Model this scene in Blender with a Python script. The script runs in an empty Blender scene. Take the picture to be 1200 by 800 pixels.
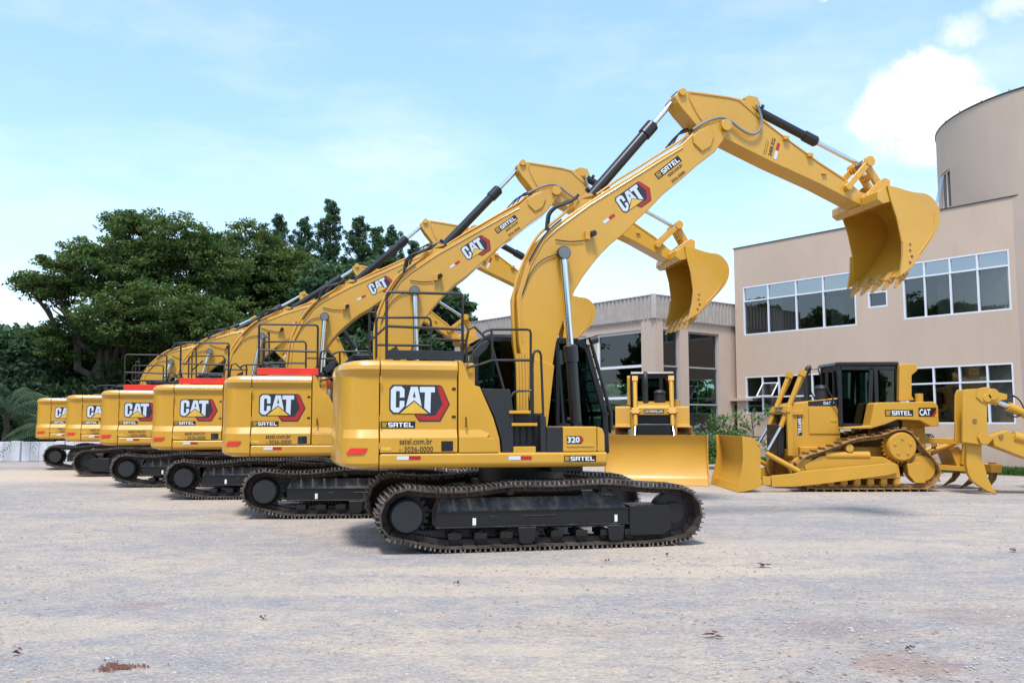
import bpy, bmesh, math, random
from mathutils import Vector, Matrix
import numpy as np
R = math.radians
SC = bpy.context.scene
COL = SC.collection
rnd = random.Random(7)

# ------------------------------------------------------------------ camera
FPX = 1030.0
PITCH = math.atan(93 / FPX)
CH = 1.64
CP, SP = math.cos(PITCH), math.sin(PITCH)
cam = bpy.data.cameras.new('camera')
cam.sensor_width = 36.0
cam.lens = 36.0 * FPX / 1200.0
cam.clip_end = 3000
camo = bpy.data.objects.new('camera', cam)
COL.objects.link(camo)
camo.location = (0, 0, CH)
camo.rotation_euler = (R(90) + PITCH, 0, 0)
SC.camera = camo

def ray(u, v):
    cx = (u - 600) / FPX; cy = (400 - v) / FPX
    return (cx, CP - cy * SP, SP + cy * CP)

class Frame:
    """local frame of a machine: x forward, y left, z up"""
    def __init__(s, X, Y, yaw):
        s.X, s.Y, s.yaw = X, Y, yaw
        s.c, s.s = math.cos(yaw), math.sin(yaw)
    def lp(s, u, v, yl):
        d = ray(u, v)
        k = (yl - s.X * s.s + s.Y * s.c) / (-d[0] * s.s + d[1] * s.c)
        x, y, z = d[0] * k - s.X, d[1] * k - s.Y, CH + d[2] * k
        return (x * s.c + y * s.s, z)
    def poly(s, pts, yl):
        return [s.lp(u, v, yl) for u, v in pts]
    def p3(s, pts, yl):
        return [(s.lp(u, v, yl)[0], yl, s.lp(u, v, yl)[1]) for u, v in pts]

def ground(u, v, z=0.0):
    d = ray(u, v); k = (z - CH) / d[2]
    return Vector((d[0] * k, d[1] * k, z))

# ------------------------------------------------------------------ materials
def new_mat(name):
    m = bpy.data.materials.new(name); m.use_nodes = True
    nt = m.node_tree
    return m, nt, nt.nodes['Principled BSDF']
def ramp(nt, fac, stops):
    r = nt.nodes.new('ShaderNodeValToRGB')
    e = r.color_ramp.elements
    e[0].position, e[0].color = stops[0][0], (*stops[0][1], 1)
    e[1].position, e[1].color = stops[-1][0], (*stops[-1][1], 1)
    for p, c in stops[1:-1]:
        x = e.new(p); x.color = (*c, 1)
    nt.links.new(fac, r.inputs[0]); return r.outputs[0]
def noise(nt, scale, detail=4, rough=.5, vec=None, sx=None):
    n = nt.nodes.new('ShaderNodeTexNoise')
    n.inputs['Scale'].default_value = scale; n.inputs['Detail'].default_value = detail
    n.inputs['Roughness'].default_value = rough
    tc = nt.nodes.new('ShaderNodeTexCoord')
    src = tc.outputs['Object'] if vec is None else vec
    if sx is not None:
        mp = nt.nodes.new('ShaderNodeMapping'); mp.inputs['Scale'].default_value = sx
        nt.links.new(src, mp.inputs[0]); src = mp.outputs[0]
    nt.links.new(src, n.inputs['Vector'])
    return n.outputs['Fac']
def bump(nt, bs, h, strength=.3, dist=.02):
    b = nt.nodes.new('ShaderNodeBump'); b.inputs['Strength'].default_value = strength
    b.inputs['Distance'].default_value = dist
    nt.links.new(h, b.inputs['Height']); nt.links.new(b.outputs[0], bs.inputs['Normal'])
def mul(c, k): return tuple(min(1, x * k) for x in c)
def pmat(name, col, rough=.5, metal=0., coat=0., var=.12, scale=3., bmp=0., col2=None, spec=None):
    m, nt, b = new_mat(name)
    f = noise(nt, scale, 6, .6)
    o = ramp(nt, f, [(.3, mul(col2 or col, 1 - var)), (.7, mul(col, 1 + var))])
    nt.links.new(o, b.inputs['Base Color'])
    b.inputs['Roughness'].default_value = rough
    b.inputs['Metallic'].default_value = metal
    b.inputs['Coat Weight'].default_value = coat
    b.inputs['Coat Roughness'].default_value = .12
    if spec is not None: b.inputs['Specular IOR Level'].default_value = spec
    if bmp: bump(nt, b, noise(nt, scale * 25, 3), bmp, .01)
    return m
YEL = (.60, .312, .026)
def paint(name, col, coat=.55):
    m, nt, b = new_mat(name)
    f = noise(nt, .9, 6, .6)
    o = ramp(nt, f, [(.3, mul(col, .93)), (.7, mul(col, 1.06))])
    dust = noise(nt, 7, 8, .75)
    mk = ramp(nt, dust, [(.52, (0, 0, 0)), (.85, (.16, .16, .16))])
    mx = nt.nodes.new('ShaderNodeMixRGB'); mx.inputs[2].default_value = (.42, .33, .2, 1)
    nt.links.new(mk, mx.inputs[0]); nt.links.new(o, mx.inputs[1])
    nt.links.new(mx.outputs[0], b.inputs['Base Color'])
    rr = ramp(nt, noise(nt, 2.5, 5), [(.3, (.3,) * 3), (.75, (.45,) * 3)] if coat > .2 else [(.3, (.5,) * 3), (.75, (.62,) * 3)])
    nt.links.new(rr, b.inputs['Roughness'])
    b.inputs['Coat Weight'].default_value = coat; b.inputs['Coat Roughness'].default_value = .14
    bump(nt, b, noise(nt, 1.3, 3), .06, .03)
    return m
M = {}
M['yellow'] = paint('machine yellow paint', YEL)
M['dozer'] = paint('dozer yellow paint', (.56, .292, .024), .15)
M['black'] = pmat('black satin paint', (.009, .009, .011), .35, 0, .2, .25)
M['rail'] = pmat('dark rail paint', (.02, .016, .016), .4)
M['dgrey'] = pmat('dark grey plastic', (.016, .017, .020), .5, var=.2)
M['frame'] = pmat('black track frame', (.008, .009, .011), .40, .1, 0, .4, 2.2, .1, (.020, .016, .013))
M['shoe'] = pmat('worn track steel', (.09, .072, .06), .55, .3, 0, .35, 4, .2, (.03, .025, .022))
M['grouser'] = pmat('polished grouser steel', (.27, .24, .215), .42, .6, 0, .35, 6, .1, (.08, .068, .06))
M['shoeY'] = pmat('dusty yellow track steel', (.40, .235, .07), .6, .1, 0, .3, 4, .2, (.22, .12, .05))
M['rustY'] = pmat('brownish track links', (.30, .15, .05), .65, .1, 0, .3, 6, .2, (.12, .06, .03))
M['chrome'] = pmat('chrome rod', (.75, .77, .8), .16, 1., 0, .03)
M['pin'] = pmat('pin steel', (.2, .2, .2), .4, .6)
M['red'] = pmat('red plastic', (.75, .035, .02), .4)
M['dred'] = pmat('red sticker', (.42, .018, .016), .4)
M['white'] = pmat('white sticker', (.78, .8, .82), .4, var=.03)
M['silver'] = pmat('silver sticker', (.6, .66, .74), .3, var=.03)
M['sgrey'] = pmat('charcoal sticker', (.022, .026, .032), .4)
M['sblack'] = pmat('black sticker', (.012, .012, .014), .4)
M['gold'] = pmat('yellow sticker', (.7, .42, .05), .4)
M['ink'] = pmat('dark lettering', (.06, .035, .012), .5)
M['brown'] = pmat('bucket wear steel', (.5, .27, .06), .5, .1, 0, .2, 5, .2)
M['rubber'] = pmat('rubber hose', (.02, .02, .022), .6)
M['hose'] = pmat('grey sleeved hose', (.22, .22, .23), .6)
M['stack'] = pmat('exhaust black', (.02, .021, .026), .5)

m_ = M['frame']; nt_ = m_.node_tree; b_ = nt_.nodes['Principled BSDF']; src_ = b_.inputs['Base Color'].links[0].from_socket
gm_ = nt_.nodes.new('ShaderNodeNewGeometry'); sp_ = nt_.nodes.new('ShaderNodeSeparateXYZ'); nt_.links.new(gm_.outputs['Normal'], sp_.inputs[0])
mt_ = nt_.nodes.new('ShaderNodeMath'); mt_.operation = 'MULTIPLY'; nt_.links.new(sp_.outputs[2], mt_.inputs[0]); nt_.links.new(ramp(nt_, noise(nt_, 5, 8, .75), [(.45, (0, 0, 0)), (.65, (1, 1, 1))]), mt_.inputs[1]); mt_.use_clamp = True
mx_n = nt_.nodes.new('ShaderNodeMixRGB'); mx_n.inputs[2].default_value = (.26, .19, .14, 1); nt_.links.new(mt_.outputs[0], mx_n.inputs[0]); nt_.links.new(src_, mx_n.inputs[1]); nt_.links.new(mx_n.outputs[0], b_.inputs['Base Color'])
def glass_mat(name, tint, refl=.5, rough=.01):
    m = bpy.data.materials.new(name); m.use_nodes = True
    nt = m.node_tree; nt.nodes.clear()
    out = nt.nodes.new('ShaderNodeOutputMaterial')
    t = nt.nodes.new('ShaderNodeBsdfTransparent'); t.inputs[0].default_value = (*tint, 1)
    g = nt.nodes.new('ShaderNodeBsdfGlossy'); g.inputs['Roughness'].default_value = rough
    g.inputs[0].default_value = (.93, .96, 1, 1)
    fw = nt.nodes.new('ShaderNodeLayerWeight'); fw.inputs[0].default_value = .5
    fr = nt.nodes.new('ShaderNodeMath'); fr.operation = 'POWER'; fr.inputs[1].default_value = 5.0; nt.links.new(fw.outputs['Facing'], fr.inputs[0])
    ma = nt.nodes.new('ShaderNodeMath'); ma.operation = 'MULTIPLY_ADD'
    ma.inputs[1].default_value = .9; ma.inputs[2].default_value = refl + .045
    ma.use_clamp = True
    nt.links.new(fr.outputs[0], ma.inputs[0])
    n = nt.nodes.new('ShaderNodeTexNoise'); n.inputs['Scale'].default_value = .6
    tc = nt.nodes.new('ShaderNodeTexCoord'); nt.links.new(tc.outputs['Object'], n.inputs[0])
    b = nt.nodes.new('ShaderNodeBump'); b.inputs['Strength'].default_value = .02; b.inputs['Distance'].default_value = .1
    nt.links.new(n.outputs[0], b.inputs['Height']); nt.links.new(b.outputs[0], g.inputs['Normal'])
    mx = nt.nodes.new('ShaderNodeMixShader')
    nt.links.new(ma.outputs[0], mx.inputs[0]); nt.links.new(t.outputs[0], mx.inputs[1]); nt.links.new(g.outputs[0], mx.inputs[2])
    nt.links.new(mx.outputs[0], out.inputs[0])
    return m
M['cabglass'] = glass_mat('tinted cab glass', (.26, .38, .36), 0.0)
M['glass'] = glass_mat('building window glass', (.42, .48, .49), .07)
M['glassR'] = glass_mat('mirrored transom glass', (.3, .36, .4), .30)
M['glassT'] = glass_mat('large green tinted glass', (.22, .34, .34), .03)

# ------------------------------------------------------------------ mesh builder
class MB:
    def __init__(s): s.v = []; s.f = []; s.m = []
    def add(s, vs, fs, mi=0):
        o = len(s.v); s.v += [tuple(v) for v in vs]
        s.f += [tuple(i + o for i in f) for f in fs]; s.m += [mi] * len(fs); return s
    def box(s, c, d, mi=0, rot=None):
        vs = [Vector((x * d[0] / 2, y * d[1] / 2, z * d[2] / 2)) for z in (-1, 1) for y in (-1, 1) for x in (-1, 1)]
        if rot is not None: vs = [rot @ v for v in vs]
        vs = [v + Vector(c) for v in vs]
        return s.add(vs, [(0, 2, 3, 1), (4, 5, 7, 6), (0, 1, 5, 4), (2, 6, 7, 3), (0, 4, 6, 2), (1, 3, 7, 5)], mi)
    def bx(s, x0, x1, y0, y1, z0, z1, mi=0):
        return s.box(((x0 + x1) / 2, (y0 + y1) / 2, (z0 + z1) / 2), (abs(x1 - x0), abs(y1 - y0), abs(z1 - z0)), mi)
    def prism(s, poly, y0, y1, mi=0):
        """polygon in xz extruded along y"""
        n = len(poly)
        vs = [(x, y0, z) for x, z in poly] + [(x, y1, z) for x, z in poly]
        fs = [tuple(range(n)), tuple(range(2 * n - 1, n - 1, -1))]
        fs += [(i, i + n, (i + 1) % n + n, (i + 1) % n) for i in range(n)]
        return s.add(vs, fs, mi)
    def prismx(s, poly, x0, x1, mi=0):
        n = len(poly)
        vs = [(x0, y, z) for y, z in poly] + [(x1, y, z) for y, z in poly]
        fs = [tuple(range(n)), tuple(range(2 * n - 1, n - 1, -1))]
        fs += [(i, i + n, (i + 1) % n + n, (i + 1) % n) for i in range(n)]
        return s.add(vs, fs, mi)
    def tube(s, pts, r, n=8, mi=0, cap=True):
        pts = [Vector(p) for p in pts]
        rs = r if isinstance(r, (list, tuple)) else [r] * len(pts)
        T = []
        for i in range(len(pts)):
            a = pts[max(0, i - 1)]; b = pts[min(len(pts) - 1, i + 1)]
            T.append((b - a).normalized())
        up = Vector((0, 0, 1)) if abs(T[0].z) < .9 else Vector((0, 1, 0))
        nrm = (up - T[0] * up.dot(T[0])).normalized()
        vs = []
        for i, p in enumerate(pts):
            nrm = (nrm - T[i] * nrm.dot(T[i]))
            nrm = nrm.normalized() if nrm.length > 1e-6 else Vector((1, 0, 0))
            b = T[i].cross(nrm)
            for k in range(n):
                a = 2 * math.pi * k / n
                vs.append(p + (nrm * math.cos(a) + b * math.sin(a)) * rs[i])
        fs = []
        for i in range(len(pts) - 1):
            for k in range(n):
                fs.append((i * n + k, i * n + (k + 1) % n, (i + 1) * n + (k + 1) % n, (i + 1) * n + k))
        if cap:
            fs.append(tuple(range(n - 1, -1, -1))); fs.append(tuple((len(pts) - 1) * n + k for k in range(n)))
        return s.add(vs, fs, mi)
    def cyl(s, p0, p1, r, n=20, mi=0, r1=None):
        return s.tube([p0, p1], [r, r if r1 is None else r1], n, mi)
    def build(s, name, mats, parent=None, bevel=0, seg=2, smooth=35, fix=True):
        me = bpy.data.meshes.new(name)
        me.from_pydata(s.v, [], s.f)
        mats = mats if isinstance(mats, (list, tuple)) else [mats]
        for m in mats: me.materials.append(M[m] if isinstance(m, str) else m)
        me.polygons.foreach_set('material_index', s.m)
        bm = bmesh.new(); bm.from_mesh(me)
        if fix: bmesh.ops.recalc_face_normals(bm, faces=bm.faces)
        if smooth:
            lim = R(smooth)
            for f in bm.faces: f.smooth = True
            for e in bm.edges:
                if len(e.link_faces) == 2:
                    e.smooth = e.calc_face_angle(0) < lim
                else: e.smooth = False
        bm.to_mesh(me); bm.free()
        o = bpy.data.objects.new(name, me); COL.objects.link(o)
        if parent: o.parent = parent
        if bevel:
            b = o.modifiers.new('bevel', 'BEVEL'); b.width = bevel; b.segments = seg
            b.limit_method = 'ANGLE'; b.angle_limit = R(40); b.harden_normals = True
        return o

def tag(o, label=None, cat=None, group=None, kind=None):
    if label: o['label'] = label
    if cat: o['category'] = cat
    if group: o['group'] = group
    if kind: o['kind'] = kind
    return o
def empty(name, loc=(0, 0, 0), rz=0):
    o = bpy.data.objects.new(name, None); COL.objects.link(o)
    o.location = loc; o.rotation_euler = (0, 0, rz); o.empty_display_size = .3
    return o
def copy_tree(o, parent=None, skip=()):
    c = o.copy(); COL.objects.link(c)
    if parent is not None: c.parent = parent
    for ch in list(o.children):
        if ch.name.split('.')[0] not in skip: copy_tree(ch, c, skip)
    return c
def kids(o, name): return [c for c in o.children if c.name.split('.')[0] == name]
def smooth_pts(pts, n=6):
    pts = [Vector(p) for p in pts]; out = []
    for i in range(len(pts) - 1):
        p0 = pts[max(0, i - 1)]; p1 = pts[i]; p2 = pts[i + 1]; p3 = pts[min(len(pts) - 1, i + 2)]
        for k in range(n):
            t = k / n
            out.append(.5 * ((2 * p1) + (-p0 + p2) * t + (2 * p0 - 5 * p1 + 4 * p2 - p3) * t * t + (-p0 + 3 * p1 - 3 * p2 + p3) * t ** 3))
    out.append(pts[-1]); return out

# ------------------------------------------------------------------ flat lettering
_tc = {}
def text_mesh(txt, bold=0.0):
    k = (txt, bold)
    if k in _tc: return _tc[k]
    cu = bpy.data.curves.new('t', 'FONT'); cu.body = txt; cu.size = 1; cu.offset = bold; cu.resolution_u = 2
    cu.fill_mode = 'FRONT'
    ob = bpy.data.objects.new('t', cu); COL.objects.link(ob)
    dg = bpy.context.evaluated_depsgraph_get()
    me = bpy.data.meshes.new_from_object(ob.evaluated_get(dg))
    vs = [(v.co.x, v.co.y) for v in me.vertices]; fs = [tuple(p.vertices) for p in me.polygons]
    bpy.data.objects.remove(ob); bpy.data.curves.remove(cu); bpy.data.meshes.remove(me)
    w = max(v[0] for v in vs) - min(v[0] for v in vs); x0 = min(v[0] for v in vs)
    y0 = min(v[1] for v in vs); h = max(v[1] for v in vs) - y0
    _tc[k] = ([(x - x0, y - y0) for x, y in vs], fs, w, h)
    return _tc[k]
class Decal:
    """thin sticker in the plane spanned by ux, uz; the normal points to the viewer of the sticker"""
    def __init__(s, O, ux, uz):
        s.O, s.ux, s.uz = Vector(O), Vector(ux).normalized(), Vector(uz).normalized()
        s.n = s.ux.cross(s.uz); s.mb = MB()
    def P(s, x, y, l): return s.O + s.ux * x + s.uz * y + s.n * (.004 + .0015 * l)
    def poly(s, pts, mi, l=0):
        s.mb.add([s.P(x, y, l) for x, y in pts], [tuple(range(len(pts)))], mi)
    def rect(s, x0, y0, x1, y1, mi, l=0): s.poly([(x0, y0), (x1, y0), (x1, y1), (x0, y1)], mi, l)
    def text(s, txt, x, y, w, h, mi, l=1, bold=.0):
        vs, fs, tw, th = text_mesh(txt, bold)
        s.mb.add([s.P(x + a / tw * w, y + b / th * h, l) for a, b in vs], fs, mi)
    def build(s, name, mats, parent): return s.mb.build(name, mats, parent, smooth=0, fix=False)

def cat_emblem(O, ux, uz, w, parent, name='emblem'):
    d = Decal(O, ux, uz); k = w / 475.0
    P = lambda pts: [(x * k, -y * k) for x, y in pts]
    d.poly(P([(0, 195), (0, 30), (25, 0), (392, 0), (416, 12), (477, 150), (402, 287), (235, 287), (195, 230), (30, 230)]), 0, 0)
    d.poly(P([(375, 10), (412, 16), (467, 150), (395, 277), (240, 277), (207, 234), (330, 242), (365, 238), (418, 152)]), 1, 1)
    d.poly(P([(12, 190), (12, 40), (35, 13), (95, 13), (118, 35), (118, 100), (82, 100), (82, 50), (52, 50), (52, 178), (80, 178), (82, 125), (118, 125), (118, 168), (72, 217), (35, 215)]), 2, 1)
    d.poly(P([(168, 15), (222, 15), (254, 170), (195, 120), (130, 172)]), 2, 1)
    d.poly(P([(184, 98), (206, 98), (195, 48)]), 0, 2)
    d.poly(P([(238, 15), (357, 15), (357, 58), (326, 58), (322, 222), (275, 182), (279, 58), (238, 58)]), 2, 1)
    d.poly(P([(195, 130), (305, 224), (85, 224)]), 3, 1)
    return d.build(name, ['sgrey', 'dred', 'silver', 'gold'], parent)

def satel(d, x, y, w, h, kb, ky, kw, l=0):
    """SATEL in square letters on a black label; d Decal, lower-left corner, size; material slots black, yellow, white"""
    d.rect(x, y, x + w, y + h, kb, l)
    a = h * .16; iw = h * .62
    ix, iy = x + a, y + a
    # small square S icon built of bars
    for (p, q, r_, s_) in ((0, .9, 1, 1), (0, 0, 1, .1), (0, .1, .1, .9), (.9, .56, 1, .9), (.22, .68, .78, .8), (.22, .44, .9, .56), (.22, .56, .36, .68), (.64, .24, .78, .44), (.22, .22, .64, .34)):
        d.rect(ix + p * iw * 1.2, iy + q * (h - 2 * a), ix + r_ * iw * 1.2, iy + s_ * (h - 2 * a), ky, l + 1)
    L = {'S': [(0, .8, 1, 1), (0, .58, .28, .8), (0, .4, 1, .58), (.72, .2, 1, .4), (0, 0, 1, .2)],
         'A': [(0, 0, .28, 1), (.28, .8, 1, 1), (.72, 0, 1, .8), (.28, .36, .72, .52)],
         'T': [(0, .8, 1, 1), (.36, 0, .64, .8)],
         'E': [(0, 0, .28, 1), (.28, .8, 1, 1), (.28, .4, .9, .58), (.28, 0, 1, .2)],
         'L': [(0, 0, .28, 1), (.28, 0, 1, .2)]}
    x0 = ix + iw * 1.2 + a * 1.3; lw = (x + w - a - x0) / 5
    for i, ch in enumerate('SATEL'):
        for (p, q, r_, s_) in L[ch]:
            X = x0 + i * lw
            d.rect(X + p * lw * .86, iy + q * (h - 2 * a), X + r_ * lw * .86, iy + s_ * (h - 2 * a), kw, l + 1)

# ================================================================== EXCAVATOR
PSI = R(12.5)
_sx, _sy = (445 - 600) / 1030 * 11.15, 11.15
EX = _sx - (-1.69 * math.cos(PSI) + 1.3 * math.sin(PSI))
EY = _sy - (-1.69 * math.sin(PSI) - 1.3 * math.cos(PSI))
F = Frame(EX, EY, PSI)
UCX = .45      # undercarriage centre

def resample(path, n):
    path = [Vector(p) for p in path]; L = [0]
    for i in range(len(path)): L.append(L[-1] + (path[(i + 1) % len(path)] - path[i]).length)
    out = []
    for k in range(n):
        t = L[-1] * k / n; i = 0
        while L[i + 1] < t: i += 1
        a, b = path[i], path[(i + 1) % len(path)]
        u = (t - L[i]) / (L[i + 1] - L[i]); out.append((a.lerp(b, u), (b - a).normalized()))
    return out
def belt(path, n, w, thick, gh, links, mb=None, gpos=(-.36, 0, .36), mi=0, ml=1, mg=0):
    """shoes along a closed xz path traced clockwise seen from -y; outer face of the grousers on the path"""
    mb = mb or MB()
    pts = resample([(x, 0, z) for x, z in path], n)
    pitch = (pts[1][0] - pts[0][0]).length
    for i, (p, t) in enumerate(pts):
        q = pts[(i + 1) % n][0]; t = (q - p).normalized(); c = (p + q) / 2
        nn = Vector((-t.z, 0, t.x))           # outward
        rot = Matrix((t, (0, 1, 0), nn)).transposed().to_3x3()
        c0 = c - nn * (gh + thick / 2)
        mb.box(c0, (pitch * .93, w, thick), mi, rot)
        for g in gpos:
            mb.box(c - nn * gh / 2 + t * g * pitch, (pitch * .11, w - .01, gh), mg, rot)
        for sy in (-1, 1):                    # chain links
            mb.box(c - nn * (gh + thick + links / 2) + t * pitch * .04, (pitch * .78, .045, links), ml, rot)
            mb.tube([c - nn * (gh + thick + links * .55) - t * pitch * .5 + Vector((0, sy * .05, 0)), c - nn * (gh + thick + links * .55) - t * pitch * .5 + Vector((0, sy * .11, 0))], links * .42, 8, ml)
        for sy in (-1, 1):
            mb.box(c - nn * (gh + thick + links / 2) + Vector((0, sy * .085, 0)), (pitch * .82, .035, links), ml, rot)
    return mb
def arc(cx, cz, r, a0, a1, n):
    return [(cx + r * math.cos(R(a0 + (a1 - a0) * k / n)), cz + r * math.sin(R(a0 + (a1 - a0) * k / n))) for k in range(n + 1)]

root0 = empty('excavator', (EX, EY, 0), PSI)
# ---- tracks
TOP = [(-1.35, .80), (-.9, .815), (-.45, .865), (.15, .86), (.8, .88), (1.3, .83)]
top = [(v.x, v.z) for v in smooth_pts([(x, 0, z) for x, z in [(-1.79, .845)] + TOP + [(1.80, .80)]], 4)]
path = top + arc(1.80, .41, .39, 84, -62, 12) + [(1.50, .0)] + [(-1.36, 0.0)] + arc(-1.79, .45, .395, 226, 96, 12)
def make_track(y):
    o = belt(path, 50, .60, .022, .042, .075, mg=2).build('crawler_track', ['shoe', 'rustD', 'grouser'], root0, smooth=0)
    o.location = (UCX, y, 0)
    s = -1 if y < 0 else 1
    # track frame
    mb = MB()
    fz = [(-1.25, .30), (-1.25, .44), (-1.0, .56), (1.05, .56), (1.22, .52), (1.22, .24), (-1.1, .24)]
    mb.prism([(-1.42, .30), (-1.42, .50), (1.15, .50), (1.15, .30)], s * .17, s * -.19)
    mb.prism([(-1.42, .501), (-1.36, .66), (1.0, .66), (1.12, .501)], s * .10, s * -.17)
    mb.add([(-1.42, s * .17, .501), (1.12, s * .17, .501), (1.0, s * .101, .655), (-1.36, s * .101, .655), (-1.42, s * .101, .501), (1.12, s * .101, .501)], [(0, 1, 2, 3), (0, 3, 4), (1, 5, 2), (0, 4, 5, 1)])
    mb.prism([(-1.42, .485), (-1.42, .50), (1.15, .50), (1.15, .485)], s * .185, s * .171)
    mb.prism([(-1.42, .285), (-1.42, .305), (1.15, .305), (1.15, .285)], s * .20, s * .171)
    for hx in (-.72, .52): mb.bx(hx, hx + .09, s * .165, s * .1735, .38, .43)
    mb.bx(-.3, .15, s * .165, s * .176, .41, .43)
    mb.build('track_frame', 'frame', o, .012)
    mb = MB()
    mb.prism([(1.152, .13), (1.152, .53), (1.68, .53), (1.74, .45), (1.74, .2), (1.62, .13)], s * .20, s * -.2)
    mb.build('idler_guard', 'frame', o, .015)
    MB().cyl((1.80, -.09, .41), (1.80, .09, .41), .27, 32).cyl((1.8, -.16, .41), (1.8, .16, .41), .14).build('idler', 'frame', o, .01)
    mb = MB()
    c = (-1.79, .45)
    for k in range(21):
        a = 2 * math.pi * k / 21
        mb.prism([(c[0] + math.cos(a + da) * rr, c[1] + math.sin(a + da) * rr) for da, rr in ((-.13, .24), (-.05, .30), (.05, .30), (.13, .24))], -.03, .03)
    mb.cyl((c[0], -.031, c[1]), (c[0], .031, c[1]), .25, 32)
    mb.build('drive_sprocket', 'frame', o, 0)
    mb = MB()
    mb.tube([(c[0], s * .032, c[1]), (c[0], s * .17, c[1]), (c[0], s * .215, c[1]), (c[0], s * .235, c[1])], [.225, .225, .205, .19], 40)
    mb.cyl((c[0], -s * .25, c[1]), (c[0], -s * .032, c[1]), .2)
    mb.build('final_drive', 'dgrey', o)
    for k in range(8):
        x = -1.18 + k * .335
        mb = MB()
        mb.tube([(x, -.14, .165), (x, -.05, .165), (x, -.049, .165), (x, .049, .165), (x, .05, .165), (x, .14, .165)], [.075, .075, .055, .055, .075, .075], 16)
        mb.box((x, s * .165, .185), (.16, .05, .07)); mb.box((x, -s * .165, .185), (.16, .05, .07))
        mb.build('track_roller', 'frame', o)
    for x in (-.45, .8):
        mb = MB(); mb.cyl((x, -.1, .735), (x, .16, .735), .055, 16); mb.cyl((x, .162 * s, .735), (x, .19 * s, .735), .04, 12)
        mb.bx(x - .07, x + .07, -.03, .03, .56, .66)
        mb.build('carrier_roller', 'frame', o)
    for x in (-.25, .95):
        mb = MB(); mb.prism([(x - .12, .285), (x + .12, .285), (x + .1, .12), (x + .06, .075), (x - .06, .075), (x - .1, .1)], s * .21, s * .24)
        mb.build('track_guide', 'frame', o, .006)
    d = Decal((-.95 if s < 0 else -.91, s * .171, .32), (-s, 0, 0), (0, 0, 1))
    d.rect(0, 0, .045, .09, 0); d.build('reflector', ['white'], o)
    d = Decal((.95 if s < 0 else .91, s * .171, .32), (-s, 0, 0), (0, 0, 1)); d.rect(0, 0, .04, .09, 0); d.build('reflector', ['white'], o)
    return o
M['rustD'] = pmat('dirty chain steel', (.05, .032, .026), .6, .3, 0, .3, 5, .1, (.02, .016, .015))
make_track(-1.19); make_track(1.19)
mb = MB()
mb.prism([(-.75, .42), (-.6, .78), (.6, .78), (.75, .42)], -.95, .95)
for sx in (-1, 1):
    mb.box((sx * .75, 0, .5), (.3, 2.0, .22))
mb.cyl((0, 0, .78), (0, 0, 1.02), .62, 40)
cb = mb.build('car_body', 'frame', root0, .02); cb.location = (UCX, 0, 0)

# ---- upper structure
zt = lambda v: F.lp(490, v, -1.3)[1]
YN = -1.3
# (z, inset) profile of the side panels
ZB = zt(549); ZD = zt(531)
PROF = [(ZD + .012, .0), (zt(513), .0), (zt(503), .055), (zt(441), .055), (zt(433), .0), (zt(428), .008), (zt(424.5), .03), (zt(422.6), .065), (zt(421.8), .11)]
x_s0 = F.lp(445, 480, YN)[0]; x_s1 = F.lp(537, 480, YN)[0]
# counterweight: plan outline lofted over the profile
plan = []
for k in range(33):
    a = math.pi * k / 32 - math.pi / 2
    e = .46
    cx = abs(math.cos(a)) ** e * (1 if math.cos(a) > 0 else -1)
    sy = abs(math.sin(a)) ** .62 * (1 if math.sin(a) > 0 else -1)
    plan.append((-cx * .565, sy * 1.3))
prof = [(ZB + .0, .07), (ZB + .03, .02), (ZB + .07, 0)] + PROF[0:] 
mb = MB(); rings = []
for z, ins in prof:
    ring = []
    for px_, py_ in plan:
        kx = (.565 - ins * (.25 if z < zt(436) and z > zt(520) else 2.4)) / .565; ky = (1.3 - ins) / 1.3
        extra = -.05 * max(0, (z - zt(441))) * 0
        ring.append((x_s0 - .006 + px_ * kx + extra, py_ * ky, z))
    rings.append(ring)
n = len(plan); vs = [p for r_ in rings for p in r_]; fs = []
for i in range(len(rings) - 1):
    for k in range(n - 1): fs.append((i * n + k, i * n + k + 1, (i + 1) * n + k + 1, (i + 1) * n + k))
    fs.append((i * n + n - 1, i * n, (i + 1) * n, (i + 1) * n + n - 1))
fs.append(tuple(range(n))); fs.append(tuple((len(rings) - 1) * n + k for k in range(n)))
mb.add(vs, fs)
cw = mb.build('counterweight', 'yellow', root0, .006, 2, 16)
# red reflector on the rounded corner
d0 = Vector((x_s0 - .24, -1.3, 0)); 
d = Decal((x_s0 - .40, -1.27, zt(531)), (.97, -.22, 0), (0, 0, 1))
d.O += d.n * -.0
# find the real surface point for the reflector
def cwy(x):
    best = None
    for (a, b), (c_, e_) in zip(plan, plan[1:]):
        xa, xb = x_s0 - .006 + a, x_s0 - .006 + c_
        if b < 0 and min(xa, xb) <= x <= max(xa, xb) and abs(xb - xa) > 1e-6:
            t = (x - xa) / (xb - xa); return b + t * (e_ - b)
    return -1.3
mb = MB(); z0_ = zt(531.5); N_ = 10
def cwp(t, z): x = x_s0 - .40 + .26 * t; return (x - .012 * (1 - t), cwy(x) - .012, z)
for k in range(N_):
    t0, t1 = k / N_, (k + 1) / N_
    lo_ = lambda t: max(0, .2 - 0) * 0
    za0, za1 = z0_ + max(0, (.2 - t0)) / .2 * .07, z0_ + max(0, (.2 - t1)) / .2 * .07
    zb0, zb1 = z0_ + .075 - 0, z0_ + .075
    if t0 >= .8: pass
    mb.add([cwp(t0, z0_ if t0 < .8 else z0_ + (t0 - .8) / .2 * .07), cwp(t1, z0_ if t1 < .8 else z0_ + (t1 - .8) / .2 * .07), cwp(t1, z0_ + .075 if t1 > .2 else z0_ + .005 + t1 / .2 * .07), cwp(t0, z0_ + .075 if t0 >= .2 else z0_ + .005 + t0 / .2 * .07)], [(0, 1, 2, 3)])
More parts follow.
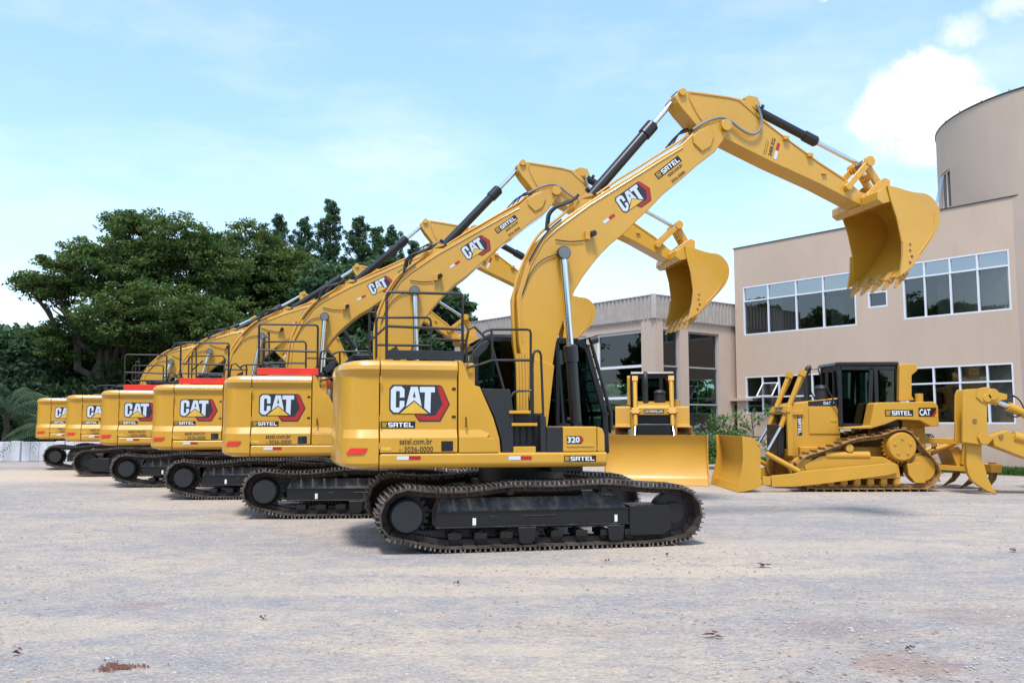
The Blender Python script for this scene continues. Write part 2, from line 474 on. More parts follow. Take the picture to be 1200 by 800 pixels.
mb.build('reflector', 'red', cw, smooth=60, fix=False)

# engine hood core and doors
mb = MB(); mb.bx(x_s0 + .0, x_s1 + .25, -1.15, 1.15, ZD, zt(422.2) - .012)
mb.build('engine_hood', 'yellow', root0, .03)
def panel(x0, x1, s):
    mb = MB(); pr_ = [(s * (1.3 - i), z) for z, i in PROF] + [(s * 1.151, PROF[-1][0]), (s * 1.151, PROF[0][0])]
    mb.prismx(pr_, x0, x1); return mb
def side_door(s):
    o = panel(x_s0 + .008, x_s1 - .008, s).build('side_door', 'yellow', root0, .004, 1, smooth=12)
    return o
dn = side_door(-1); side_door(1)
def fairing(s):
    pts = F.poly([(538, 422), (543, 423.5), (546, 431), (549.5, 442), (556, 451), (563, 453), (579, 490), (586, 514), (587.5, 530.5), (538, 530.5)], YN)
    mb = MB(); mb.prism(pts, s * 1.151, s * 1.262)
    q = F.poly([(538, 513), (571, 513), (573, 503), (565, 503), (538, 503)], YN)
    z0, z1 = zt(513), zt(503)
    # lower swage of the panel with its arrow end
    a = F.lp(538, 510, YN)[0]; b = F.lp(564, 510, YN)[0]; c_ = F.lp(571, 510, YN)[0]
    zb = zt(530.5)
    low = [(a, zb), (F.lp(586, 530, YN)[0] - .02, zb), (F.lp(584, 518, YN)[0] - .05, z0), (a, z0)]
    mb.prism(low, s * 1.263, s * 1.30)
    mb.add([(a, s * 1.3, z0), (c_, s * 1.3, z0), (c_ + .05, s * 1.263, (z0 + z1) / 2), (b, s * 1.263, z1), (a, s * 1.263, z1), (c_, s * 1.263, z0), (a, s * 1.263, z0)],
           [(0, 1, 3, 4), (1, 2, 3), (1, 5, 2), (0, 4, 6), (0, 6, 5, 1), (2, 5, 6, 4, 3)])
    return mb.build('front_panel', 'yellow', root0, .008)
fairing(-1); fairing(1)
# platform skirt and deck
xf = F.lp(712, 540, YN)[0]
for s in (-1, 1):
    mb = MB(); mb.prismx([(s * 1.10, ZB), (s * 1.26, ZB), (s * 1.305, ZB + .05), (s * 1.305, ZD), (s * 1.10, ZD)], x_s0 + .004, xf)
    sk = mb.build('platform_skirt', 'yellow', root0, .03, 3)
    if s < 0: skirt = sk
mb = MB(); mb.bx(x_s0 + .02, xf - .1, -1.09, 1.09, ZB + .04, ZD - .01)
mb.bx(xf - .7, xf - .25, -1.0, -.2, ZB - .08, ZB + .035)
mb.build('platform_deck', 'black', root0, .01)
# black hydraulic cover + step well
mb = MB()
mb.prism(F.poly([(564, 455), (598, 456), (602, 484), (602, 530.5), (589, 530.5), (587, 513), (580, 490)], -1.25), -1.25, -.62)
mb.build('side_cover', 'dgrey', root0, .01)
mb = MB()
A = F.lp(600.5, 530.5, -1.12); B_ = F.lp(638, 484, -1.12)
mb.bx(A[0] + .02, B_[0], -1.12, -.6, ZD, B_[1])
for k in range(4):
    x = A[0] + .1 + k * .085; mb.bx(x, x + .02, -1.14, -1.119, ZD + .1, B_[1] - .12)
q = F.poly([(632, 484), (640, 486), (641, 530.5), (636, 530.5)], -1.28)
mb.prism(F.poly([(633, 486), (640, 488), (641, 530.5), (634, 530.5)], -1.27), -1.27, -.7)
mb.build('step_well', 'dgrey', root0, .01)
for (u0, v0, u1, v1, y0) in ((597, 481, 622, 484.5, -1.1), (600, 495.5, 630, 499, -1.27), (602, 523, 628, 530.8, -1.27)):
    a = F.lp(u0, v1, -1.29); b = F.lp(u1, v0, -1.29)
    MB().bx(a[0], b[0], -1.29, y0 + .25, a[1], b[1]).build('step_tread', 'yellow', root0, .008)
a = F.lp(639, 530.5, -1.28); b = F.lp(660, 500, -1.28)
MB().bx(a[0] + .02, b[0] - .006, -1.285, -.6, ZD + .003, b[1]).build('battery_box', 'dgrey', root0, .015)
a = F.lp(660, 530.5, -1.29); b = F.lp(699.5, 499.5, -1.29); c_ = F.lp(709, 499, -1.29)
mb = MB(); mb.bx(a[0], b[0], -1.29, -.45, ZD + .003, b[1])
tb = mb.build('tool_box', 'yellow', root0, .02, 3)
MB().prism([(b[0] + .008, ZD + .003), (c_[0], ZD + .003), (c_[0] - .005, b[1] - .1), (c_[0] - .03, b[1] - .03), (b[0] + .008, b[1])], -1.285, -.45).build('box_end_cap', 'yellow', root0, .015)
MB().box(((a[0] + b[0]) / 2, -1.294, ZD + .085), ((b[0] - a[0]) * .8, .012, .03)).build('pull_strip', 'yellow', tb, .005)
# number 320 sticker
o = F.lp(664, 519.5, -1.29)
d = Decal((o[0], -1.29, o[1]), (1, 0, 0), (0, 0, 1))
d.poly([(.0, -.005), (.0, .10), (.20, .10), (.235, .05), (.20, -.005)], 0)
d.poly([(.185, .005), (.185, .09), (.197, .09), (.225, .05), (.197, .005)], 1, 1)
d.text('320', .01, .01, .17, .08, 2, 1, .03)
d.build('number_sticker', ['sgrey', 'dred', 'white'], tb)
# door stickers
o = F.lp(456.3, 450.5, -1.245)
cat_emblem((o[0], -1.245, o[1]), (1, 0, 0), (0, 0, 1), F.lp(527, 450, -1.245)[0] - o[0], dn)
o = F.lp(446, 501.5, -1.245); e_ = F.lp(486.5, 493.5, -1.245)
d = Decal((o[0], -1.245, o[1]), (1, 0, 0), (0, 0, 1)); satel(d, 0, 0, e_[0] - o[0], e_[1] - o[1], 0, 1, 2)
d.build('dealer_label', ['sblack', 'gold', 'white'], dn)
d = Decal((0, -1.3, 0), (1, 0, 0), (0, 0, 1))
o = F.lp(468, 520.6, YN); e_ = F.lp(506.5, 514.2, YN); d.text('satel.com.br', o[0], o[1], e_[0] - o[0], e_[1] - o[1] + .01, 0, 1, .01)
o = F.lp(473.5, 529.5, YN); e_ = F.lp(507.5, 522.6, YN); d.text('3036-0000', o[0], o[1], e_[0] - o[0], e_[1] - o[1], 0, 1, .01)
o = F.lp(467.5, 529, YN); e_ = F.lp(471.5, 525.6, YN); d.text('31', o[0], o[1], e_[0] - o[0], e_[1] - o[1], 0, 1)
o = F.lp(446.5, 527.5, YN); e_ = F.lp(458, 523.5, YN); d.rect(o[0], o[1], e_[0], e_[1], 1, 0)
d.build('lettering', ['ink', 'gold'], dn)
a = F.lp(517, 528.5, YN); b = F.lp(531, 516.5, YN)
mb = MB(); mb.bx(a[0], b[0], -1.304, -1.28, a[1], b[1]); 
for k in range(4): mb.bx(a[0] + .01, a[0] + .07, -1.31, -1.303, a[1] + .015 + k * .028, a[1] + .03 + k * .028)
mb.build('vent_grille', 'black', dn, .003)
for (u0, um, u1, v0, v1) in ((465, 479, 493, 538.6, 534), (596, 610, 623, 538.6, 534)):
    a = F.lp(u0, v0, -1.305); m_ = F.lp(um, v0, -1.305); b = F.lp(u1, v1, -1.305)
    d = Decal((0, -1.305, 0), (1, 0, 0), (0, 0, 1)); d.rect(a[0], a[1], m_[0], b[1], 0); d.rect(m_[0], a[1], b[0], b[1], 1)
    d.build('reflector_strip', ['silver', 'dred'], skirt)
a = F.lp(661, 540.8, -1.305); b = F.lp(698.5, 533.2, -1.305)
d = Decal((a[0], -1.305, a[1]), (1, 0, 0), (0, 0, 1)); satel(d, 0, 0, b[0] - a[0], b[1] - a[1], 0, 1, 2)
d.build('dealer_label', ['sblack', 'gold', 'white'], skirt)

# latches, hinges, bolts
zz = (zt(455), zt(488))
for z_ in zz:
    MB().box((x_s1 - .05, -1.248, z_), (.05, .012, .03)).build('latch', 'black', dn, .003)
for z_ in (zt(445), zt(490), zt(522)):
    MB().cyl((x_s0 + .006, -1.30, z_ - .04), (x_s0 + .006, -1.30, z_ + .04), .010, 8).build('hinge', 'yellow', dn)
MB().tube([(x_s1 + .10, -1.28, zt(500)), (x_s1 + .10, -1.32, zt(500)), (x_s1 + .10, -1.32, zt(489)), (x_s1 + .10, -1.28, zt(489))], .009, 8).build('grab_handle', 'black', root0)
# filler caps, muffler and engine parts on the hood top
mb = MB(); mb.tube([(x_s0 + .35, .35, zt(423)), (x_s0 + .35, .35, zt(423) + .22), (x_s0 + .3, .35, zt(423) + .3)], .055, 14); mb.build('exhaust_pipe', 'stack', root0)
mb = MB(); mb.bx(x_s0 + .15, x_s0 + .95, -.5, .9, zt(421.9), zt(421.9) + .05); mb.build('hood_grille', 'black', root0, .01)
mb = MB(); mb.box((x_s1 + .12, -.95, 2.05), (.10, .4, .5)); mb.build('air_filter', 'black', root0, .03)
# rails
def rails(name, lines, r=.019, parent=None):
    mb = MB()
    for y, pts in lines:
        mb.tube(F.p3(pts, y), r, 8)
    return mb.build(name, 'rail', parent or root0)
rails('hood_handrail', [(-1.15, [(453, 421), (453, 346), (454.5, 343), (457, 342), (538, 344.6), (541, 346), (542, 349), (542, 421)]),
                        (-1.15, [(453, 382), (542, 386)])])
rails('rear_handrail', [(-.1, [(441, 419), (441, 375), (443, 372), (501, 372), (504, 374), (505, 377), (505, 419)]),
                        (-.1, [(441, 404), (505, 405)]), (-.1, [(505, 397), (547, 399)]),
                        ], .017)
rails('rear_handrail', [(.5, [(433, 415), (433, 368), (440, 358), (441, 415)]), (.5, [(433, 400), (453, 382)]), (.5, [(433, 366), (441, 366)])], .017)
rails('step_handrail', [(-1.2, [(546.5, 424), (546.5, 400), (549, 386), (556, 383), (570, 397)]),
                        (-1.2, [(563, 392), (570, 387.5), (576, 386), (617, 386), (621, 387), (622, 390), (622, 456)]),
                        (-1.2, [(576, 386), (577, 421), (575, 421)]),
                        (-1.2, [(547, 430.5), (562, 427), (577, 422), (622, 422)]),
                        (-1.2, [(576, 404), (598, 484)]),
                        (-1.2, [(596, 468), (602, 460), (607, 458), (622, 458), (622, 484)]),
                        (-1.2, [(624.5, 484), (624, 430), (625, 415), (627, 411.5), (630, 411), (632.5, 412), (634, 416), (636.5, 484)])], .017)
a = F.lp(451.5, 421.5, -1.17); b = F.lp(544, 411.5, -1.17)
MB().bx(a[0], b[0], -1.185, -1.165, a[1] + .008, b[1]).build('kick_plate', 'dgrey', root0, .004)
mb = MB(); mb.prism(F.poly([(553, 414), (563, 402), (572, 398), (571, 408), (560, 419)], -1.25), -1.26, -1.20)
mb.build('mirror', 'dgrey', root0, .01)

# ---- cab (left side of the machine)
cx0 = F.lp(557, 470, .3)[0]
cabp = [(cx0, 1.19), (cx0, 2.72), (cx0 + .16, 2.86), (cx0 + 1.55, 2.85), (cx0 + 1.72, 2.76), (cx0 + 2.0, 1.75), (cx0 + 2.02, 1.19)]
def ringpanel(mb, outer, holes_y0, y1, inner):
    pass
cab_mb = MB()
y0, y1 = .28, 1.22
def beam(mb, p, q, w, yc, wy=.06):
    p = Vector((p[0], yc, p[1])); q = Vector((q[0], yc, q[1])); t = (q - p).normalized(); nn = Vector((-t.z, 0, t.x))
    rot = Matrix((t, (0, 1, 0), nn)).transposed().to_3x3()
    mb.box((p + q) / 2, ((q - p).length + w * .7, wy, w), 0, rot)
for yc in (y0, y1):
    for p, q in zip(cabp, cabp[1:] + cabp[:1]): beam(cab_mb, p, q, .085, yc)
    beam(cab_mb, (cx0 + .62, 1.25), (cx0 + .62, 2.8), .07, yc, .05)
    beam(cab_mb, (cx0 + 1.25, 1.25), (cx0 + 1.25, 2.8), .06, yc, .05)
    beam(cab_mb, (cx0, 1.62), (cx0 + .62, 1.62), .06, yc, .045)
for p in cabp:
    cab_mb.box((p[0], (y0 + y1) / 2, p[1]), (.08, y1 - y0 - .06, .08))
cab_mb.bx(cx0, cx0 + 2.0, y0 + .03, y1 - .03, 1.2, 1.24)
cab_mb.bx(cx0 + .02, cx0 + .62, y0 - .02, y0 + .02, 1.22, 1.6)
cabo = cab_mb.build('cab', 'black', root0, .012)
MB().prism([(cx0 + .02, 2.84), (cx0 + .2, 2.905), (cx0 + 1.5, 2.9), (cx0 + 1.72, 2.84)], y0 - .02, y1 + .02).build('cab_roof', 'black', cabo, .02)
MB().bx(cx0 + .22, cx0 + .62, .45, .95, 2.906, 2.95).build('roof_hatch', 'dgrey', cabo, .015)
inn = [(x * .96 + .04 * (cx0 + 1), z * .985 + .03) for x, z in cabp]
for yc in (y0 + .012, y1 - .012):
    MB().prism(inn, yc - .004, yc + .004).build('side_window', 'cabglass', cabo, smooth=0)
def quadwin(p, q, name):
    t = Vector((q[0] - p[0], 0, q[1] - p[1])).normalized() * .07
    mb = MB(); a = Vector((p[0], 0, p[1])) + t; b = Vector((q[0], 0, q[1])) - t
    mb.add([(a.x, y0 + .05, a.z), (b.x, y0 + .05, b.z), (b.x, y1 - .05, b.z), (a.x, y1 - .05, a.z)], [(0, 1, 2, 3)])
    mb.build(name, 'cabglass', cabo, smooth=0)
quadwin(cabp[4], cabp[5], 'windshield'); quadwin(cabp[5], cabp[6], 'lower_windshield'); quadwin(cabp[0], cabp[1], 'rear_window')
mb = MB(); mb.bx(cx0 + .65, cx0 + 1.15, .5, .98, 1.55, 1.68); mb.prism([(cx0 + .55, 1.6), (cx0 + .7, 1.6), (cx0 + .62, 2.35), (cx0 + .5, 2.35)], .52, .96)
mb.bx(cx0 + .75, cx0 + 1.1, .55, .9, 1.24, 1.55); mb.bx(cx0 + 1.3, cx0 + 1.4, .4, .5, 1.24, 1.9)
mb.build('seat', 'dgrey', cabo, .03)
# front screen guard and mirror arm
mb = MB(); g = [(cabp[4][0] + .08, 2.80), (cabp[5][0] + .10, 1.75), (cabp[6][0] + .08, 1.5)]
mb.tube([(x, y0 + .0, z) for x, z in g], .03, 8); mb.tube([(x, y1 - .0, z) for x, z in g], .03, 8)
for k in range(7):
    t = k / 6; x = g[0][0] + (g[1][0] - g[0][0]) * t; z = g[0][1] + (g[1][1] - g[0][1]) * t
    mb.tube([(x, y0, z), (x, y1, z)], .014, 6)
mb.build('front_guard', 'black', cabo)
mb = MB(); mx_ = cabp[4][0]
mb.tube([(mx_ - .1, y0, 2.86), (mx_ + .03, y0 - .1, 2.9), (mx_ + .08, y0 - .1, 2.85)], .012, 6)
mb.tube([(mx_ + .02, y0 - .12, 2.84), (mx_ + .13, y0 - .12, 2.88)], .06, 14)
mb.build('cab_lamp', 'dgrey', cabo)
# hydraulic stuff between the cab and steps
mb = MB()
for k in range(4):
    x = F.lp(606 + k * 3.5, 470, -.3)[0]
    mb.tube([(x, -.35, 1.2), (x + .01, -.33, 1.6), (x, -.30, 2.6)], .022, 8)
mb.build('boom_pipes', 'yellow', root0)

# ---- front equipment in pose zero; pins
PF = Vector(F.lp(628, 505, 0)); PL = Vector(F.lp(660, 297, -.36)); PS = Vector(F.lp(848, 149, -.2))
PN = Vector(F.lp(793, 114, 0)); PC = Vector(F.lp(688, 235, 0)); PT = Vector(F.lp(1013, 192, -.1)); PB = Vector(F.lp(1017, 233, -.2))
PK = Vector(F.lp(883, 128, 0)); PA = Vector(F.lp(992, 220, -.2)); PE = Vector(F.lp(1035, 219, -.2)); PLB = Vector(F.lp(675, 500, -.36))
yb = .25
boomp = F.poly([(626, 500), (622, 475), (615, 440), (608, 400), (606, 347), (617, 310), (633, 280), (648, 266), (665, 253), (688, 238), (707, 225), (725, 214), (747, 201), (770, 186), (800, 168), (811, 157), (818, 150), (830, 145), (842, 142), (850, 143), (855, 148), (854, 155), (848, 164), (838, 178), (817, 194), (799, 210), (777, 228), (760, 246), (747, 258), (731, 274), (716, 286), (705, 297), (695, 309), (683, 325), (674, 340), (667, 355), (662, 370), (652, 401), (646, 440), (641, 480), (640, 500)], -yb)
mb = MB(); mb.prism(boomp, -yb, yb)
boom = mb.build('boom', 'yellow', root0, .015)
# side flange lines, cover plates and bosses
mb = MB()
inset = F.poly([(612, 400), (610, 349), (621, 312), (637, 283), (652, 269), (668, 257), (690, 241), (727, 218), (772, 190), (800, 173)], -yb)
for y in (-yb - .006, yb + .006):
    mb.tube([(x, y, z) for x, z in inset], .011, 6)
mb.build('weld_edge', 'yellow', boom)
mb = MB()
tip = F.poly([(811, 160), (819, 153), (830, 148), (836, 160), (832, 172), (822, 178), (812, 168)], -yb)
for a, b in ((-yb - .03, -yb - .001), (yb + .001, yb + .03)): MB().prism(tip, a, b).build('tip_plate', 'yellow', boom, .01)
for s in (-1, 1):
    MB().cyl((PS.x, s * (yb + .031), PS.y), (PS.x, s * (yb + .07), PS.y), .09, 20).build('pin_boss', 'yellow', boom, .006)
mb.prism(F.poly([(668, 253), (676, 236), (683, 229), (690, 230), (696, 236), (700, 232), (690, 240)], 0), -.16, -.10); mb.build('cylinder_bracket', 'yellow', boom, .01); mb = MB()
mb.prism(F.poly([(668, 253), (676, 236), (683, 229), (690, 230), (696, 236), (700, 232), (690, 240)], 0), .10, .16)
mb.build('cylinder_bracket', 'yellow', boom, .01)
mb = MB(); fx = [F.lp(622, 425, -yb), F.lp(652, 441 - 40, -yb)]
mb.prism(F.poly([(616, 452), (612, 415), (649, 440 - 12), (646, 455), (641, 500), (627, 500)], -yb), -yb - .035, -yb - .002); mb.build('foot_plate', 'yellow', boom, .01); mb = MB()
mb.prism(F.poly([(616, 452), (612, 415), (649, 440 - 12), (646, 455), (641, 500), (627, 500)], -yb), yb + .002, yb + .035)
mb.build('foot_plate', 'yellow', boom, .01)
# pipes along the back of the boom
mb = MB()
back = [(616, 478), (608, 440), (603, 400), (602, 346), (613, 308), (629, 278), (645, 263), (662, 249), (671, 239)]
for y in (-.16, -.08, .08, .16):
    mb.tube(smooth_pts(F.p3(back, y), 4), .022, 8)
up_ = [(699, 228), (722, 212), (745, 198), (770, 182), (797, 165), (806, 156)]
for y in (-.17, -.1, .1, .17):
    mb.tube(smooth_pts(F.p3(up_, y), 3), .018, 8)
mb.build('hydraulic_pipe', 'yellow', boom)
mb = MB()
for dy, k in ((-.2, 0), (-.14, 2), (.15, 1)):
    mb = MB()
    mb.tube(smooth_pts(F.p3([(640 + k, 270), (641 + k, 258), (643 + k, 250), (650 + k, 243), (662, 239 - k), (672, 234), (678, 228)], dy), 4), .022, 8); mb.build('hose', 'rubber', boom)
mb = MB(); mb.tube(smooth_pts(F.p3([(620, 306), (633, 283), (645, 268), (658, 257)], -yb - .02), 3), .012, 6); mb.build('cable', 'rubber', boom)
mb = MB(); mb.tube(smooth_pts(F.p3([(612, 345), (622, 320), (635, 305), (652, 298)], -yb - .02), 3), .008, 6); mb.build('cable', 'rubber', boom)
mb = MB(); mb.tube(smooth_pts(F.p3([(651, 281), (668, 283), (684, 282)], -yb - .02), 3), .008, 6); mb.build('cable', 'rubber', boom)
for k in range(3):
    mb = MB(); mb.tube(smooth_pts(F.p3([(780 + k * 4, 174 - k * 2), (792 + k * 3, 160 - k * 3), (803 + k * 3, 155 - k * 2), (812 + k * 3, 153)], -.1 + .08 * k), 4), .012, 6); mb.build('hose', 'rubber', boom)
mb = MB(); lx = F.lp(692, 275, -yb)
mb.bx(lx[0] - .1, lx[0] - .03, -yb - .09, -yb - .001, lx[1] - .09, lx[1] + .04, 0)
mb.tube([(lx[0], -yb - .03, lx[1]), (lx[0] + .02, -yb - .13, lx[1])], .045, 14, 1)
mb.build('work_lamp', ['yellow', 'black'], boom, .006)
def boom_dir(p, q, y=-yb):
    a = F.lp(*p, y); b = F.lp(*q, y); t = Vector((b[0] - a[0], 0, b[1] - a[1])).normalized(); return t, Vector((-t.z, 0, t.x))
ub, nb = boom_dir((722, 238), (760, 211))
o = F.lp(719, 233, -yb); cat_emblem((o[0], -yb, o[1]), ub, nb, .58, boom)
us, ns = boom_dir((770, 210), (804, 183))
o = F.lp(771.5, 210.5, -yb)
d = Decal((o[0], -yb, o[1]), us, ns); satel(d, 0, 0, .50, .105, 0, 1, 2)
d.build('dealer_label', ['sblack', 'gold', 'white'], boom)
o = F.lp(784, 207.5, -yb); d = Decal((o[0], -yb, o[1]), us, ns); d.text('satel.com.br', 0, 0, .30, .06, 0, 1, .01)
o = F.lp(788, 215, -yb); d.O = Vector((o[0], -yb, o[1])); d.text('3036-0000', 0, 0, .28, .05, 0, 1, .01)
d.build('lettering', ['ink'], boom)
o = F.lp(708, 262.5, -yb); d = Decal((o[0], -yb, o[1]), ub, nb); d.rect(0, 0, .11, .045, 0); d.rect(.11, 0, .22, .045, 1); d.build('reflector_strip', ['silver', 'dred'], boom)

def cylinder(name, A, B, frac, rb, rr, y, barrel='black', collar=1.25):
    A3 = Vector((A[0], y, A[1])); B3 = Vector((B[0], y, B[1])); Ln = (B3 - A3).length
    bl = Ln * frac
    mb = MB()
    mb.tube([(-.02, 0, 0), (.04, 0, 0), (.05, 0, 0), (bl - .25, 0, 0), (bl - .249, 0, 0), (bl - .03, 0, 0), (bl, 0, 0)], [rb * .7, rb * .9, rb, rb, rb * collar, rb * collar, rb * .9], 20)
    mb.tube([(0, -.11, 0), (0, .11, 0)], rb * .85, 16)
    mb.tube([(.12, -.02, rb), (.12, -.02, rb + .05)], .03, 8)
    o = mb.build(name, barrel, root0)
    rod = MB(); rod.tube([(-(Ln * .92), 0, 0), (-.06, 0, 0)], rr, 18)
    rod.tube([(0, -.07, 0), (0, .07, 0)], rr * 1.7, 16, 1)
    ro = rod.build('rod', ['chrome', 'pin'], o)
    return o
Cl = []
stick_cyl = cylinder('stick_cylinder', PC, PN, .735, .083, .042, 0)
bucket_cyl = cylinder('bucket_cylinder', PK, PT, .585, .072, .038, 0)
lift_cyls = []
for y in (-.37, .37):
    c_ = cylinder('lift_cylinder', PLB, PL, .47, .085, .052, y)
    MB().tube([(0, -.05, 0), (0, .05, 0)], .10, 20).build('pin_cap', 'black', c_.children[0])
    lift_cyls.append(c_)

# stick
ys = .2
stp = F.poly([(790, 113), (794, 108.5), (800, 106.5), (809, 106.5), (829, 109), (855, 113), (866, 115.5), (876, 118), (880, 123), (892, 137), (921, 161), (948, 180), (960, 189), (988, 207), (1009, 225), (1020, 228), (1023, 235), (1018, 242), (1004, 238), (960, 215), (905, 190), (857, 166), (843, 159), (828, 154), (816, 147), (808, 137), (800, 128), (795, 121)], -ys)
mb = MB(); mb.prism(stp, -ys, ys)
stick = mb.build('stick', 'yellow', root0, .012)
mb = MB()
for y in (-ys - .006, ys + .006):
    mb.tube([(x, y, z) for x, z in F.poly([(807, 108.5), (855, 115), (866, 118), (890, 139), (958, 190), (990, 211)], -ys)], .010, 6)
    mb.tube([(x, y, z) for x, z in F.poly([(808, 109), (808, 116), (816, 132), (822, 141)], -ys)], .012, 6)
mb.build('weld_edge', 'yellow', stick)
mb = MB()
for (u, v) in ((920, 161), (948, 181)):
    p = F.lp(u, v, -ys); MB().box((p[0], -ys - .03, p[1] - .02), (.09, .06, .06)).build('step_lug', 'yellow', stick, .006)
p = F.lp(965, 204, -ys); MB().box((p[0], -ys - .02, p[1]), (.08, .04, .02)).build('step_lug', 'yellow', stick, .004)
mb.prism(F.poly([(866, 119), (872, 116), (882, 118), (886, 126), (882, 132), (874, 128)], 0), -.16, -.09); mb.build('cylinder_bracket', 'yellow', stick, .006); mb = MB()
mb.prism(F.poly([(866, 119), (872, 116), (882, 118), (886, 126), (882, 132), (874, 128)], 0), .09, .16); mb.build('cylinder_bracket', 'yellow', stick, .006)
for P_ in (PB, PA, PN):
    for s in (-1, 1): MB().cyl((P_.x, s * (ys + .001), P_.y), (P_.x, s * (ys + .05), P_.y), .085 if P_ is PB else .06, 20).build('pin_boss', 'yellow', stick, .006)
mb = MB()
mb.tube(smooth_pts(F.p3([(812, 152), (820, 147), (832, 141), (845, 138), (856, 142), (866, 150), (876, 156), (884, 157), (891, 151), (892.5, 140), (889, 128), (886, 123)], -ys - .06), 4), .022, 8)
mb.build('hose', 'hose', stick)
ut, nt_ = boom_dir((910, 185), (930, 197), -ys)
o = F.lp(904, 183.5, -ys); d = Decal((o[0], -ys, o[1]), Vector((.28, 0, .96)), Vector((-.96, 0, .28)))
d.text('2400 KG', 0, 0, .30, .065, 0, 1, .02)
d.text('carga maxima', -.02, .13, .26, .022, 0, 1); d.text('levantamento', 0, .10, .22, .022, 0, 1)
d.rect(-.02, -.09, .12, -.04, 1); d.rect(.12, -.09, .25, -.04, 2)
o = F.lp(936, 199, -ys); 
d.build('load_sticker', ['ink', 'silver', 'dred'], stick)
# linkage
mb = MB()
for s in (-1, 1):
    a = Vector((PA.x, s * (ys + .03), PA.y)); b = Vector((PT.x, s * (ys + .03), PT.y)); t = (b - a).normalized(); nn = Vector((-t.z, 0, t.x))
    rot = Matrix((t, (0, 1, 0), nn)).transposed().to_3x3(); mb.box((a + b) / 2, ((b - a).length, .05, .10), 0, rot)
    mb.cyl((PT.x, s * (ys - .02), PT.y), (PT.x, s * (ys + .07), PT.y), .085, 18)
    mb.cyl((PA.x, s * (ys + .052), PA.y), (PA.x, s * (ys + .09), PA.y), .06, 18)
mb.cyl((PT.x, -ys, PT.y), (PT.x, ys, PT.y), .045, 14)
lnk = mb.build('bucket_link', 'yellow', root0, .008)
mb = MB()
for s in (-1, 1):
    a = Vector((PT.x, s * .12, PT.y)); b = Vector((PE.x, s * .12, PE.y)); t = (b - a).normalized(); nn = Vector((-t.z, 0, t.x))
    rot = Matrix((t, (0, 1, 0), nn)).transposed().to_3x3(); mb.box((a + b) / 2, ((b - a).length, .07, .12), 0, rot)
mb.box((PT.lerp(PE, .5).x, 0, PT.lerp(PE, .5).y), (.09, .2, .09)); mb.cyl((PE.x, -.2, PE.y), (PE.x, .2, PE.y), .06)
plk = mb.build('power_link', 'yellow', root0, .008)

# bucket
yk = .66
outer = F.poly([(1040, 217), (1050, 219), (1063, 223), (1074, 225.5), (1084, 226.5), (1092, 231), (1099, 240), (1102, 251), (1101, 263), (1096, 275), (1087, 288), (1078, 301), (1068, 314), (1060, 323)], -yk)
outer = [(v.x, v.z) for v in smooth_pts([(x, 0, z) for x, z in outer], 3)]
opening = F.poly([(1057, 312), (1057, 283), (1051, 255), (1044, 234)], -yk)
mb = MB()
for y0_, y1_ in ((-yk, -yk + .03), (yk - .03, yk)):
    mb.prism(outer + opening, y0_, y1_)
# shell
cen = Vector((sum(p[0] for p in outer) / len(outer), sum(p[1] for p in outer) / len(outer)))
inner = []
for i, p in enumerate(outer):
    a = Vector(outer[max(0, i - 1)]); b = Vector(outer[min(len(outer) - 1, i + 1)]); t = (b - a).normalized(); nn = Vector((t.y, -t.x))
    if nn.dot(cen - Vector(p)) < 0: nn = -nn
    inner.append((p[0] + nn.x * .028, p[1] + nn.y * .028))
for i in range(len(outer) - 1):
    pass
mb.prism(outer + inner[::-1], -yk + .031, yk - .031)
bucket = mb.build('bucket', 'yellow', root0, .006)
mb = MB()
for s in (-1, 1):
    mb.prism(F.poly([(1041, 212), (1035, 209), (1028, 213), (1008, 232), (1010, 243), (1020, 246), (1042, 238)], -.2), s * .25, s * .21)
mb.prism(F.poly([(1030, 224), (1036, 219.5), (1040, 218), (1043, 228), (1045, 236), (1036, 238), (1030, 233)], -yk + .0), -yk + .031, yk - .031)
mb.cyl((PB.x, -.32, PB.y), (PB.x, .32, PB.y), .1, 20)
mb.build('bucket_ear', 'yellow', bucket, .01)
lip = Vector(outer[-1]); dirl = (Vector(F.lp(1050, 341, -yk)) - Vector(F.lp(1061, 322, -yk))).normalized(); nl = Vector((-dirl.y, dirl.x))
for k in range(5):
    y = -.58 + k * .29
    a = lip - dirl * .10; b = lip + dirl * .06; c_ = lip + dirl * .22
    w0, w1 = .055, .03
    vs = []
    for (p, h, w) in ((a, .055, .06), (b, .05, .055), (b + dirl * .001, .04, .04), (c_, .008, .035)):
        for sy, sh in ((-1, -1), (1, -1), (1, 1), (-1, 1)):
            q = p + nl * h * sh; vs.append((q.x, y + sy * w, q.y))
    fs = [(0, 1, 2, 3), (12, 13, 14, 15)]
    for j in range(3):
        for i in range(4): fs.append((j * 4 + i, j * 4 + (i + 1) % 4, j * 4 + 4 + (i + 1) % 4, j * 4 + 4 + i))
    MB().add(vs, fs).build('bucket_tooth', 'brown', bucket, .006)
for s in (-1, 1):
    mb = MB(); mb.prism(F.poly([(1056, 283), (1064, 283), (1072, 292), (1077, 299), (1066, 314), (1053, 324), (1056, 300)], -yk), s * (yk + .002), s * (yk + .05))
    for k in range(4):
        p = F.lp(1064 + (2 if k == 2 else 0), 287 + k * 7, -yk); mb.cyl((p[0], s * (yk + .051), p[1]), (p[0], s * (yk + .06), p[1]), .022, 8, 1)
    mb.build('side_cutter', ['yellow', 'rustY'], bucket, .006)
p = F.poly([(1096, 249), (1094, 268), (1086, 284), (1074, 300), (1068, 308)], -yk)
MB().tube([(x, -yk - .002, z) for x, z in smooth_pts([(a, b, 0) for a, b in p], 4) and [(v.x, v.y) for v in smooth_pts([(a, b, 0) for a, b in p], 4)]], .012, 6).build('wear_bead', 'yellow', bucket)

